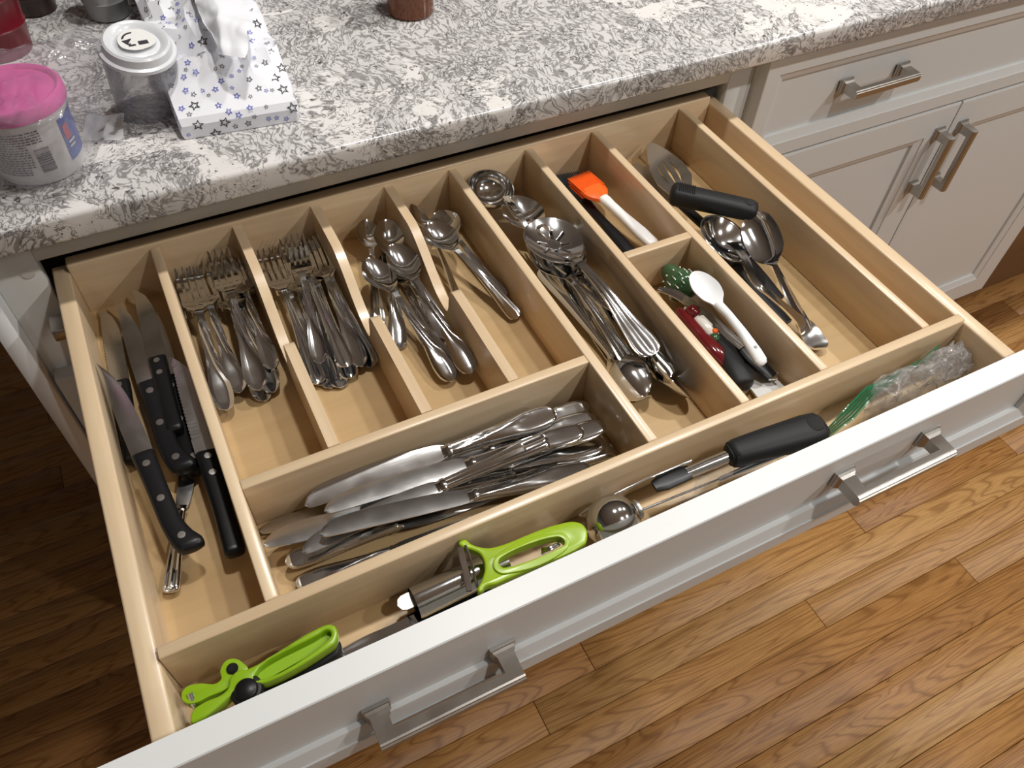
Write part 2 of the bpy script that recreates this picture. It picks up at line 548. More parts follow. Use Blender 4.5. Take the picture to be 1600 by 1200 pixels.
for i, (x, y, w) in enumerate(LAMPS):
    t = empty('ceiling_lamp', (x, y, CEIL - 0.006))
    tag(t, LAMP_LABELS[i], 'lamp', 'recessed ceiling lamps')
    link('lens', lens_me, t); link('trim_ring', trim_me, t)
    ld = bpy.data.lights.new('lamp_light', 'AREA')
    ld.shape = 'DISK'; ld.size = 0.115; ld.energy = w; ld.color = (1.0, 0.975, 0.935)
    lo = bpy.data.objects.new('lamp_light', ld); COL.objects.link(lo)
    lo.parent = t; lo.location = (0, 0, -0.006)

# ---------------------------------------------------------------- worktop and cabinets
YF = 0.408             # plane of the face frames
top = link('worktop', box_mesh('worktop', -0.62, 2.6, 0.371, 1.10, 0.057, 0.086, 0.005, 3), None, MT['granite'])
tag(top, 'white and grey veined granite worktop with a polished front edge', 'worktop')

cab = empty('base_cabinet', (0.30, 0.7, FZ))
tag(cab, 'off white base cabinet behind the open cutlery drawer', 'cabinet')
def child(o, p):
    o.parent = p; o.matrix_parent_inverse = Matrix.Translation(-Vector(p.location))
    return o
def cbox(name, *a, mat='paint_frame', p=cab, bev=0.001):
    return child(box(name, *a, MT[mat], None, bev, 1), p)
cbox('stile', -0.137, -0.096, YF, YF + 0.019, -0.70, 0.057)
cbox('stile', 0.700, 0.7385, YF, YF + 0.019, -0.70, 0.057)
cbox('top_rail', -0.096, 0.700, YF, YF + 0.019, 0.0185, 0.057)
cbox('bottom_rail', -0.096, 0.700, YF, YF + 0.019, -0.135, -0.105)
cbox('end_panel', -0.155, -0.137, YF - 0.02, 1.02, -0.70, 0.057, mat='paint')
cbox('side_panel', 0.706, 0.7385, YF + 0.019, 1.02, -0.70, 0.057)
cbox('back_panel', -0.137, 0.706, 1.0, 1.02, -0.70, 0.057)
cbox('toe_kick', -0.155, 0.7385, YF + 0.06, YF + 0.075, FZ + 0.001, -0.70)
cbox('bottom_panel', -0.137, 0.706, YF + 0.019, 1.0, -0.70, -0.68)
slide = cbox('drawer_slide', -0.1115, -0.0945, 0.385, 0.72, -0.062, -0.048, mat='nickel')
cap_me = lathe_mesh('screw_cap', [(0, 0.0012), (0.0055, 0.001), (0.0065, 0.0), (0.0065, -0.001), (0, -0.001)], 20)
capo = link('screw_cap', cap_me, None, MT['paint_frame'])
capo.matrix_world = Matrix.Translation(Vector((-0.1074, 0.4080, 0.0089)) - Vector((0, 0.0002, 0))) @ Matrix.Rotation(PI / 2, 4, 'X')
child(capo, cab)
# doors below the open drawer
for x0, x1 in ((-0.133, 0.300), (0.304, 0.735)):
    cbox('door', x0, x1, YF - 0.0195, YF - 0.0005, -0.69, -0.115, mat='paint', bev=0.0015)

def pull(name, parent, a, b, out, size=0.0105, proud=0.030):
    """bar pull with two flared square posts; a, b are the post feet and out points away from the door"""
    a, b, out = Vector(a), Vector(b), Vector(out)
    e = empty(name, (0, 0, 0)); e.parent = parent
    ax = (b - a).normalized(); side = out.cross(ax)
    def ring(c, d, hx, hs): return [c + d * out + ax * sx * hx + side * ss * hs for sx, ss in ((-1, -1), (1, -1), (1, 1), (-1, 1))]
    h = size / 2
    for c in (a, b):
        rs = [ring(c, 0, h + 0.004, h + 0.0035), ring(c, 0.0025, h + 0.004, h + 0.0035), ring(c, 0.0028, h + 0.0028, h + 0.0022), ring(c, 0.005, h + 0.0022, h + 0.0018),
              ring(c, 0.0075, h + 0.0004, h), ring(c, proud - 0.009, h, h * 0.95)]
        o = link('post', loft_mesh('post', rs, True, False), e, MT['nickel'])
    bars = []
    for d, s in ((proud - 0.0105, 0.55), (proud - 0.0095, 0.95), (proud - 0.003, 0.95), (proud - 0.0015, 0.85), (proud - 0.0012, 0.62), (proud, 0.5)):
        c0, c1 = a + ax * (-h) , b + ax * h
        bars.append([c0 + d * out - side * h * s, c1 + d * out - side * h * s, c1 + d * out + side * h * s, c0 + d * out + side * h * s])
    link('bar', loft_mesh('bar', bars, True, False), e, MT['nickel'])
    return e

def shaker_front(name, parent, x0, x1, yf, z0, z1, fr, th=0.0195, bevw=0.009, rec=0.0092):
    """framed front facing -y: rails, stiles with a sloped inner moulding, and a recessed centre panel"""
    e = empty(name); e.parent = parent
    ins = (x0 + fr, x1 - fr, z0 + fr, z1 - fr)
    yb = yf + th
    def part(nm, outer, inner, flat):
        # outer/inner are (x,z) corner pairs running along one side: outer edge, inner flat edge, panel edge
        (o1, o2), (i1, i2), (p1, p2) = outer, inner, flat
        v = []
        steps = ((0, yb), (0, yf + 0.0008), (3, yf), (1, yf), (1, yf + 0.0014), (2, yf + rec * 0.62), (2, yf + rec), (2, yb))
        for o_, i_, p_ in ((o1, i1, p1), (o2, i2, p2)):
            n_ = (lerp(o_[0], i_[0], 0.05), lerp(o_[1], i_[1], 0.05))
            for k, y in steps:
                x, z = (o_, i_, p_, n_)[k]
                v.append((x, y, z))
        ns = len(steps)
        f = [(k, (k + 1) % ns, ns + (k + 1) % ns, ns + k) for k in range(ns)] + [tuple(range(ns)), tuple(range(2 * ns - 1, ns - 1, -1))]
        o = link(nm, mesh(nm, v, f), e, MT['paint'])
    A, B, Cc, D = (x0, z0), (x1, z0), (x1, z1), (x0, z1)
    a, b, c, d = (ins[0], ins[2]), (ins[1], ins[2]), (ins[1], ins[3]), (ins[0], ins[3])
    w = bevw
    pa, pb, pc, pd = (ins[0] + w, ins[2] + w), (ins[1] - w, ins[2] + w), (ins[1] - w, ins[3] - w), (ins[0] + w, ins[3] - w)
    part('rail', (A, B), (a, b), (pa, pb)); part('rail', (D, Cc), (d, c), (pd, pc))
    part('stile', (A, D), (a, d), (pa, pd)); part('stile', (B, Cc), (b, c), (pb, pc))
    box('panel', pa[0] - 0.001, pb[0] + 0.001, yf + rec + 0.0008, yb - 0.003, pa[1] - 0.001, pc[1] + 0.001, MT['paint'], e)
    return e

# cabinet on the right of the drawer
cab2 = empty('base_cabinet', (1.15, 0.7, FZ))
tag(cab2, 'off white base cabinet with closed drawer and paired doors under the worktop', 'cabinet')
cab2e = cab2
def cb2(name, *a, mat='paint_frame', bev=0.0): return child(box(name, *a, MT[mat], None, bev, 1), cab2)
cb2('body', 0.7395, 1.60, YF, 1.02, -0.685, 0.0565)
cb2('toe_kick', 0.7395, 1.60, YF + 0.055, YF + 0.07, FZ + 0.001, -0.685, mat='walnut_panel')
yd = YF - 0.0195
df = shaker_front('drawer_front', cab2, 0.742, 1.596, yd, -0.1045, 0.046, 0.021, bevw=0.012)
dl = shaker_front('door', cab2, 0.742, 1.1665, yd, -0.672, -0.1085, 0.050, bevw=0.012)
dr = shaker_front('door', cab2, 1.1695, 1.596, yd, -0.672, -0.1085, 0.050, bevw=0.012)
for o in (df, dl, dr): o.matrix_parent_inverse = Matrix.Translation(-Vector(cab2.location))
p = pull('drawer_pull', cab2, (0.8966, 0.3960, -0.0220), (0.9984, 0.3960, -0.0211), (0, -1, 0), 0.013, 0.030); child(p, cab2)
for x, za, zb in ((1.143, -0.156, -0.256), (1.193, -0.156, -0.256)):
    p = pull('door_pull', cab2, (x, yd, za), (x, yd, zb), (0, -1, 0), 0.013, 0.030); child(p, cab2)

wall = box('wall_right', 1.605, 2.6, YF + 0.05, YF + 0.07, FZ, 0.056, MT['walnut_panel'])
tag(wall, 'brown wood panel beyond the end of the cabinets', kind='structure')

# ================================================================ the open drawer
XL, XR = -0.0747, 0.6775        # inner faces of the drawer sides
YB = 0.4086                     # inner face of the drawer back
YI, YO = -0.0760, -0.0955       # inner and outer face of the drawer front
ZB = -0.057                     # drawer bottom
T = 0.0095                      # divider thickness
drw = empty('cutlery_drawer', (0.30, 0.15, -0.09))
tag(drw, 'wide open maple drawer with cutlery dividers and a grey white front', 'drawer')
def dbox(name, *a, mat='maple_x', bev=0.0012): return child(box(name, *a, MT[mat], None, bev, 2), drw)
dbox('side', XL - 0.0155, XL, YI, YB + 0.016, -0.090, -0.0045, mat='maple_y', bev=0.002)
dbox('side', XR, XR + 0.0155, YI, YB + 0.016, -0.090, -0.0045, mat='maple_y', bev=0.002)
dbox('back', XL - 0.0005, XR + 0.0005, YB, YB + 0.0155, -0.090, 0.0045, bev=0.002)
dbox('bottom', XL - 0.003, XR + 0.003, YI, YB + 0.004, ZB - 0.008, ZB, mat='birch_ply', bev=0)
dbox('divider', XL + 0.0003, XR - 0.0003, -T, 0, ZB + 0.0002, 0)                     # long front divider
dbox('divider', 0.0 + T, 0.3206, 0.1066 - T, 0.1066, ZB + 0.0002, 0)                  # above the dinner knives
dbox('divider', 0.4165 + T, 0.5051, 0.2104 - T, 0.2104, ZB + 0.0002, 0)               # short cross divider
for x in (0.0, 0.3206, 0.4165, 0.5051, 0.630):
    dbox('divider', x, x + T, 0.0001, YB - 0.0002, ZB + 0.0002, 0, mat='maple_y')
def scoop(x):
    prof = [(YB - 0.0002, 0.0)]
    n = 36
    y0, y1 = 0.345, 0.2545
    for i in range(n + 1):
        t = i / n; s = t * t * (3 - 2 * t)
        prof.append((lerp(y0, y1, t), -0.039 * s))
    # bottom of the scoop, then the rounded shoulder up to the front part
    prof += [(0.250, -0.0395), (0.246, -0.0392), (0.2425, -0.0375), (0.2400, -0.034), (0.2385, -0.029), (0.2375, -0.020), (0.2365, -0.012),
             (0.2350, -0.0065), (0.2325, -0.0028), (0.2290, -0.0008), (0.225, 0.0)]
    prof += [(0.1068, 0.0)]
    v = [(xx, y, z) for xx in (x, x + T) for y, z in prof] + [(xx, y, ZB + 0.0002) for xx in (x, x + T) for y, z in prof]
    k = len(prof); f = []
    for i in range(k - 1):
        f.append((i, i + 1, k + i + 1, k + i))                    # top
        f.append((i, 2 * k + i, 2 * k + i + 1, i + 1))            # left face
        f.append((k + i, k + i + 1, 3 * k + i + 1, 3 * k + i))    # right face
        f.append((2 * k + i, 3 * k + i, 3 * k + i + 1, 2 * k + i + 1))
    f += [(0, k, 3 * k, 2 * k), (k - 1, 2 * k - 1 + 0, 4 * k - 1, 3 * k - 1)]
    me = mesh('divider', v, f); sharp(me, 30)
    child(link('divider', me, None, MT['maple_y']), drw)
for x in (0.0818, 0.1632, 0.2451): scoop(x)
fr = shaker_front('drawer_front', drw, -0.128, 0.733, YO, -0.091, 0.036, 0.021, bevw=0.012)
fr.matrix_parent_inverse = Matrix.Translation(-Vector(drw.location))
PF = YO + 0.0098
for a, b in (((0.0453, -0.0880, -0.0449), (0.1443, -0.0880, -0.0559)), ((0.4633, -0.0880, -0.0210), (0.5618, -0.0880, -0.0271))):
    zz = (a[2] + b[2]) / 2
    pp = pull('drawer_pull', drw, (a[0], PF, zz), (b[0], PF, zz), (0, -1, 0), 0.0125, 0.029); child(pp, drw)

# ================================================================ cutlery
def xs_for(L, n, a=0.0, b=1.0, ends=(True, True)):
    out = []
    for i in range(n + 1):
        t = i / n
        if ends[0] and ends[1]: t = 0.5 - 0.5 * math.cos(PI * t)
        elif ends[1]: t = math.sin(PI / 2 * t)
        elif ends[0]: t = 1 - math.cos(PI / 2 * t)
        out.append(L * (a + (b - a) * t))
    return out
def sc(keys, L): return [(x * L, v) for x, v in keys]

def twist_relief(L, amp=0.0016):
    """raised rim round the teardrop end and a band that crosses the handle"""
    def f(x, t):
        u = x / L
        z = 0.0
        if u < 0.22: z -= 0.0009 * (1 - t * t) * min(1, u / 0.04) * min(1, (0.22 - u) / 0.08)
        if u < 0.34:
            edge = max(0.0, (abs(t) - 0.62) / 0.38)
            fade = min(1.0, u / 0.02) * min(1.0, max(0.0, (0.34 - u) / 0.08))
            z += amp * (edge ** 0.6) * fade
        if 0.16 < u < 0.56:
            c = -0.85 + 1.7 * (u - 0.16) / 0.40
            z += amp * 1.0 * math.exp(-((t - c) / 0.30) ** 2) * min(1, (u - 0.16) / 0.05, (0.56 - u) / 0.05)
            z -= amp * 0.8 * math.exp(-((t - c + 0.62) / 0.16) ** 2) * min(1, (u - 0.16) / 0.05, (0.56 - u) / 0.05)
        return z
    return f
def flute_relief(L, amp=0.0013):
    def f(x, t):
        u = x / L
        fade = min(1.0, u / 0.02) * min(1.0, max(0.0, (0.6 - u) / 0.2))
        return amp * fade * (math.exp(-((abs(t) - 0.82) / 0.14) ** 2) + 0.7 * math.exp(-(t / 0.16) ** 2))
    return f
def plain_relief(L, amp=0.0013):
    def f(x, t):
        u = x / L
        fade = min(1.0, u / 0.02) * min(1.0, max(0.0, (0.5 - u) / 0.2))
        return amp * fade * (max(0, abs(t) - 0.55) / 0.45) ** 0.7
    return f
RELIEF = {'twist': twist_relief, 'flute': flute_relief, 'plain': plain_relief}

def handle_keys(style, w=1.0):
    if style == 'twist':
        return [(0, 0.0010 * w), (0.006, 0.0040 * w), (0.02, 0.0070 * w), (0.05, 0.0092 * w), (0.10, 0.0098 * w), (0.18, 0.0082 * w), (0.28, 0.0058 * w), (0.38, 0.0047 * w), (0.48, 0.0045 * w), (0.58, 0.0034 * w), (0.66, 0.0030 * w)]
    if style == 'flute':
        return [(0, 0.0015 * w), (0.005, 0.0055 * w), (0.015, 0.0085 * w), (0.04, 0.0100 * w), (0.10, 0.0092 * w), (0.25, 0.0066 * w), (0.42, 0.0044 * w), (0.58, 0.0032 * w), (0.66, 0.0030 * w)]
    return [(0, 0.0015 * w), (0.006, 0.0050 * w), (0.02, 0.0078 * w), (0.05, 0.0088 * w), (0.12, 0.0080 * w), (0.25, 0.0060 * w), (0.42, 0.0044 * w), (0.58, 0.0032 * w), (0.66, 0.0030 * w)]

def make_handle(style, L, arch, w=1.0, upto=0.66):
    zk = [(0, 0.0), (0.10, arch * 0.20), (0.30, arch * 0.62), (0.50, arch * 0.95), (0.60, arch * 1.05), (0.66, arch)]
    th = [(0, 0.0016), (0.1, 0.0022), (0.4, 0.0030), (0.66, 0.0030)]
    return strip_mesh('handle', xs_for(L, 34, 0, upto, (True, False)), sc(handle_keys(style, w), L), sc(zk, L), [(0, 0.0)], sc(th, L), 13, relief=RELIEF[style](L))

def make_fork(style, L=0.18, hw=0.0122, arch=0.012):
    head_w = [(0.60, 0.0031), (0.63, 0.0034), (0.655, 0.0068), (0.68, hw * 0.86), (0.705, hw), (0.76, hw)]
    zk = [(0.60, arch * 1.05), (0.65, arch * 0.9), (0.71, arch * 0.50), (0.82, 0.0012), (0.91, 0.0015), (1.0, 0.0080)]
    head = strip_mesh('head', xs_for(L, 14, 0.60, 0.745, (False, False)), sc(head_w, L), sc(zk, L), sc([(0.60, 0), (0.67, 0.0003), (0.75, 0.0012)], L), [(0, 0.0022)], 11)
    tines = []
    pitch = hw * 2 * 0.265
    for k in range(4):
        yk = (k - 1.5) * pitch
        t = abs(k - 1.5) / 1.5
        w0 = hw * 0.165
        d = 0.0010 * t
        tw = [(0.735, w0), (0.88, w0 * 0.85), (0.97, w0 * 0.55), (1.0, 0.0002)]
        zt = [(x, z + d) for x, z in zk]
        tines.append(strip_mesh('tine', xs_for(L, 14, 0.735, 1.0 - 0.012 * t, (False, True)), sc(tw, L), sc(zt, L), [(0, 0.0)], sc([(0.73, 0.0020), (1.0, 0.0007)], L), 4, yoff=[(0, yk), (1, yk)]))
    return dict(kind='fork', L=L, handle=make_handle(style, L, arch, 1.0, 0.62), head=head, tines=tines)

def make_spoon(style, L=0.16, bw=0.0165, depth=0.0075, arch=0.011, b0=0.70, hw=1.0):
    m = (b0 + 1) / 2
    bwk = [(b0 - 0.05, 0.0031 * hw), (b0 - 0.02, 0.0036 * hw), (b0 + 0.01, bw * 0.36), (b0 + 0.05, bw * 0.68), (b0 + 0.10, bw * 0.90), (m, bw), (1 - 0.09, bw * 0.86), (1 - 0.045, bw * 0.64), (1 - 0.018, bw * 0.41), (1 - 0.005, bw * 0.2), (1.0, 0.0004)]
    rim = [(b0 - 0.05, arch), (b0, arch * 0.86), (m, depth * 1.0), (1.0, depth * 0.95)]
    dk = [(b0 - 0.05, 0.0), (b0, 0.0004), (b0 + 0.05, depth * 0.55), (m, depth), (1 - 0.08, depth * 0.72), (1 - 0.02, depth * 0.25), (1.0, 0.0)]
    zk = []
    for i in range(25):
        u = b0 - 0.05 + (1.05 - b0) * i / 24
        zk.append((u, keyed(rim, u) - keyed(dk, u)))
    bowl = strip_mesh('bowl', xs_for(L, 34, b0 - 0.045, 1.0, (False, True)), sc(bwk, L), sc(zk, L), sc(dk, L), [(0, 0.0013)], 17)
    return dict(kind='spoon', L=L, handle=make_handle(style, L, arch, hw, b0 - 0.03), bowl=bowl)

def make_knife(style, L=0.228):
    hk = {'twist': [(0, 0.001), (0.006, 0.0045), (0.02, 0.0075), (0.05, 0.0096), (0.10, 0.0104), (0.17, 0.0094), (0.26, 0.0074), (0.36, 0.0062), (0.44, 0.0056)],
          'flute': [(0, 0.003), (0.006, 0.0070), (0.02, 0.0088), (0.06, 0.0090), (0.2, 0.0075), (0.36, 0.0060), (0.44, 0.0055)]}[style]
    rings = []
    for u in xs_for(1.0, 26, 0, 0.44, (True, False)):
        w = keyed(hk, u)
        rel = 0.0
        h = 0.0034 + 0.0012 * math.sin(PI * min(u / 0.3, 1)) * 0.5
        if u < 0.02: h *= 0.35 + 0.65 * u / 0.02
        r = []
        for k in range(20):
            a = 2 * PI * k / 20
            cy, sz = math.cos(a), math.sin(a)
            y = w * math.copysign(abs(cy) ** 0.9, cy); z = h * math.copysign(abs(sz) ** 0.8, sz)
            t = y / max(w, 1e-5)
            if style == 'twist' and z > 0:
                if u < 0.16: z += 0.0009 * max(0, abs(t) - 0.5) - 0.0007 * (1 - t * t)
                if 0.12 < u < 0.42:
                    c = -0.8 + 1.6 * (u - 0.12) / 0.30
                    z += 0.0011 * math.exp(-((t - c) / 0.3) ** 2) - 0.0007 * math.exp(-((t - c + 0.6) / 0.18) ** 2)
            if style == 'flute' and z > 0: z += 0.0007 * math.cos(t * 9)
            r.append((u * L, y, z))
        rings.append(r)
    handle = loft_mesh('handle', rings)
    col = loft_mesh('bolster', [ring_yz(x * L, 0, 0, hy, hz, 16, 2.3) for x, hy, hz in ((0.432, 0.0052, 0.0036), (0.438, 0.0064, 0.0043), (0.450, 0.0064, 0.0043), (0.458, 0.0050, 0.0030), (0.472, 0.0060, 0.0016))])
    # blade: straight back, bellied edge, rounded tip
    bk = [(0.455, 0.0050), (0.48, 0.0072), (0.56, 0.0086), (0.75, 0.0092), (0.88, 0.0088), (0.95, 0.0072), (0.985, 0.0045), (1.0, 0.0006)]
    yk = [(0.455, 0.0), (0.6, -0.0010), (0.85, -0.0006), (0.95, 0.0012), (1.0, 0.0042)]
    blade = strip_mesh('blade', xs_for(L, 30, 0.455, 1.0, (False, True)), sc(bk, L), [(0, 0.0009)], [(0, -0.0004)], [(0, 0.0018)], 9, yoff=sc(yk, L))
    return dict(kind='knife', L=L, handle=handle, blade=blade, bolster=col)

for_ = {}
def steelify(d, dull=False):
    for k, me in d.items():
        for q in (me if isinstance(me, list) else [me]):
            if isinstance(q, bpy.types.Mesh):
                q.materials.clear()
                q.materials.append(MT['steel_blade'] if k == 'blade' else MT['steel_dull'] if dull else MT['steel'])
    return d
SALAD = steelify(make_fork('twist', 0.182, 0.0125))
DINNER_T = steelify(make_fork('twist', 0.205, 0.0128, 0.013))
DINNER_F = steelify(make_fork('flute', 0.205, 0.0128, 0.013))
DINNER_P = steelify(make_fork('plain', 0.200, 0.0122, 0.013))
TEA_T = steelify(make_spoon('twist', 0.168, 0.0165))
TEA_P = steelify(make_spoon('plain', 0.155, 0.0155))
SOUP_P = steelify(make_spoon('plain', 0.170, 0.0205, 0.0085))
SERVE_F = steelify(make_spoon('flute', 0.215, 0.0265, 0.011, 0.016, hw=1.25))
SERVE_P = steelify(make_spoon('plain', 0.215, 0.0245, 0.011, 0.016, hw=1.15))
KNIFE_T = steelify(make_knife('twist'))
KNIFE_F = steelify(make_knife('flute'))

def put(kind, name, label, cat, group, a, b, roll=0.0, flip=False):
    """place a piece with its handle end at a and its tip at b; the tip stays clear of the drawer back"""
    a, b = Vector(a), Vector(b)
    if b.y > 0.4015 and b.z < 0: b = a + (b - a) * ((0.4015 - a.y) / (b.y - a.y))
    L = (Vector(b) - Vector(a)).length
    M = frame_from(a, b, roll + (PI if flip else 0))
    e = empty(name)
    s = L / kind['L']
    e.matrix_world = M @ Matrix.Diagonal((s, s, s, 1))
    tag(e, label, cat, group)
    if kind['kind'] == 'fork':
        link('handle', kind['handle'], e)
        h = link('head', kind['head'], e)
        for t in kind['tines']: link('tine', t, h)
    elif kind['kind'] == 'spoon':
        link('handle', kind['handle'], e); link('bowl', kind['bowl'], e)
    else:
        h = link('handle', kind['handle'], e); link('bolster', kind['bolster'], h); link('blade', kind['blade'], e)
    return e

g = 'salad forks with twisted handles'
for tail, tip, roll, lab in (
    ((0.0185, 0.2365, -0.0500), (0.0263, 0.4085, -0.0470), 0.10, 'twisted salad fork at the bottom of the pile nearest the black knives'),
    ((0.0515, 0.2204, -0.0530), (0.0570, 0.4206, -0.0470), -0.05, 'twisted salad fork whose teardrop end shows under the others, lowest in its pile'),
    ((0.0612, 0.2240, -0.0490), (0.0647, 0.4088, -0.0420), -0.10, 'twisted salad fork half hidden under the pale upright fork'),
    ((0.0645, 0.2429, -0.0470), (0.0735, 0.4109, -0.0470), 0.10, 'twisted salad fork underneath, beside the scooped divider'),
    ((0.0685, 0.2441, -0.0410), (0.0762, 0.4099, -0.0400), -0.15, 'twisted salad fork on top beside the scooped divider'),
    ((0.0328, 0.2320, -0.0440), (0.0348, 0.4043, -0.0360), 0.12, 'twisted salad fork in the middle of its pile, crossing two others'),
    ((0.0169, 0.2156, -0.0420), (0.0247, 0.4033, -0.0340), 0.18, 'twisted salad fork with the lowest teardrop end, nearest the black knives'),
    ((0.0497, 0.2212, -0.0370), (0.0613, 0.4051, -0.0220), 0.0, 'bright twisted salad fork on top with its four tines pointing highest')):
    put(SALAD, 'salad_fork', lab, 'fork', g, tail, tip, roll)

g = 'dinner forks heaped in one compartment'
for kd, tail, tip, roll, lab in (
    (DINNER_T, (0.1111, 0.2094, -0.0530), (0.1296, 0.4274, -0.0460), 0.0, 'twisted dinner fork at the bottom of the fork heap'),
    (DINNER_P, (0.1201, 0.2061, -0.0530), (0.1411, 0.4305, -0.0470), 0.1, 'plain dinner fork buried deepest with only its handle end showing'),
    (DINNER_F, (0.1316, 0.2109, -0.0500), (0.1492, 0.4193, -0.0430), -0.1, 'fluted dinner fork under the heap with a dark shaded head'),
    (DINNER_T, (0.1450, 0.2168, -0.0460), (0.1592, 0.4132, -0.0400), -0.2, 'dinner fork second from the spoon compartment in the fork heap'),
    (DINNER_P, (0.1558, 0.2156, -0.0500), (0.1632, 0.3993, -0.0360), -0.45, 'smooth dinner fork leaning against the divider by the teaspoons'),
    (DINNER_F, (0.1016, 0.2162, -0.0490), (0.1076, 0.4243, -0.0360), 0.1, 'fluted dinner fork lying along the divider by the salad forks'),
    (DINNER_P, (0.1047, 0.2158, -0.0520), (0.1141, 0.4333, -0.0470), 0.1, 'plain dinner fork under the fluted one by the salad forks'),
    (DINNER_F, (0.1316, 0.2154, -0.0380), (0.1324, 0.4077, -0.0300), 0.0, 'fluted dinner fork crossing the middle of the heap'),
    (DINNER_T, (0.1095, 0.2253, -0.0330), (0.1378, 0.3844, -0.0140), -0.05, 'bright twisted dinner fork lying on top of the fork heap')):
    put(kd, 'dinner_fork', lab, 'fork', g, tail, tip, roll)

g = 'teaspoons in one compartment'
for kd, tail, tip, roll, lab in (
    (TEA_P, (0.1802, 0.2692, -0.0540), (0.2178, 0.4017, -0.0360), 0.30, 'plain teaspoon farthest back with its bowl turned to the divider'),
    (TEA_T, (0.2320, 0.2219, -0.0510), (0.2324, 0.3800, -0.0470), 0.0, 'twisted teaspoon hidden under the others with a short handle end showing'),
    (TEA_T, (0.2177, 0.1771, -0.0520), (0.2241, 0.3550, -0.0480), 0.0, 'twisted teaspoon buried under the largest bright teaspoon'),
    (TEA_T, (0.1864, 0.2289, -0.0530), (0.2359, 0.3829, -0.0280), 0.15, 'teaspoon with a shaded flat looking bowl, handle straight along the divider'),
    (TEA_T, (0.2163, 0.1662, -0.0490), (0.1950, 0.3339, -0.0300), 0.15, 'dark bowled teaspoon nearest the dinner forks'),
    (TEA_T, (0.2350, 0.1633, -0.0440), (0.2232, 0.3312, -0.0180), 0.0, 'bright twisted teaspoon on top, its round bowl facing up')):
    put(kd, 'teaspoon', lab, 'spoon', g, tail, tip, roll)

g = 'tablespoons in one compartment'
for tail, tip, roll, lab in (
    ((0.3123, 0.2490, -0.0530), (0.2990, 0.3908, -0.0440), -0.3, 'shaded tablespoon behind, under the bright one'),
    ((0.2665, 0.2580, -0.0525), (0.2687, 0.3958, -0.0280), 0.75, 'tablespoon leaning on its side against the scooped divider'),
    ((0.3115, 0.2165, -0.0520), (0.2733, 0.3575, -0.0260), 0.0, 'bright tablespoon with a long plain handle lying on top')):
    put(SOUP_P, 'tablespoon', lab, 'spoon', g, tail, tip, roll)

# ------------------------------------------------ dinner knives (handle end, tip)
g = 'dinner knives in the wide compartment'
for kd, tail, tip, roll, lab in (
    (KNIFE_T, (0.0225, 0.0305, -0.0520), (0.1997, 0.0183, -0.0520), 0.1, 'dinner knife along the long front divider with a small rounded end peeping out'),
    (KNIFE_F, (0.3159, 0.0351, -0.0510), (0.0811, 0.0497, -0.0500), 0.1, 'dinner knife deep in the pile beside the front divider'),
    (KNIFE_T, (0.3110, 0.0405, -0.0460), (0.0789, 0.0746, -0.0500), 0.0, 'dinner knife under the middle of the pile near the corner'),
    (KNIFE_F, (0.2219, 0.0437, -0.0430), (0.0112, 0.0916, -0.0520), 0.2, 'dinner knife with a squared handle end buried in the middle'),
    (KNIFE_T, (0.3149, 0.0792, -0.0400), (0.0881, 0.0881, -0.0500), -0.2, 'dinner knife at the back with its dark end in the corner'),
    (KNIFE_T, (0.3105, 0.0616, -0.0340), (0.0904, 0.0863, -0.0450), -0.1, 'dinner knife with a bluish blade under the two upper ones'),
    (KNIFE_T, (0.0209, 0.0469, -0.0430), (0.2238, 0.0363, -0.0460), 0.0, 'reversed dinner knife with its teardrop end towards the black knives'),
    (KNIFE_T, (0.3125, 0.0479, -0.0300), (0.0891, 0.0673, -0.0360), 0.0, 'dinner knife with a shaded teardrop end near the corner'),
    (KNIFE_T, (0.2777, 0.0187, -0.0400), (0.0112, 0.0703, -0.0360), 0.1, 'dinner knife whose blade reaches farthest towards the black knives'),
    (KNIFE_T, (0.2776, 0.0759, -0.0260), (0.0503, 0.0898, -0.0340), -0.35, 'dinner knife leaning on the cross divider with a big teardrop end'),
    (KNIFE_T, (0.2884, 0.0466, -0.0220), (0.0626, 0.0740, -0.0290), 0.0, 'dinner knife lying in the middle with a wide grey blade'),
    (KNIFE_F, (0.2533, 0.0479, -0.0160), (0.0355, 0.0470, -0.0300), 0.0, 'fluted dinner knife crossing over the pile at a slant'),
    (KNIFE_T, (0.2748, 0.0091, -0.0220), (0.0525, 0.0501, -0.0200), 0.1, 'dinner knife on top with a bright bluish reflecting blade')):
    put(kd, 'dinner_knife', lab, 'knife', g, tail, tip, roll)

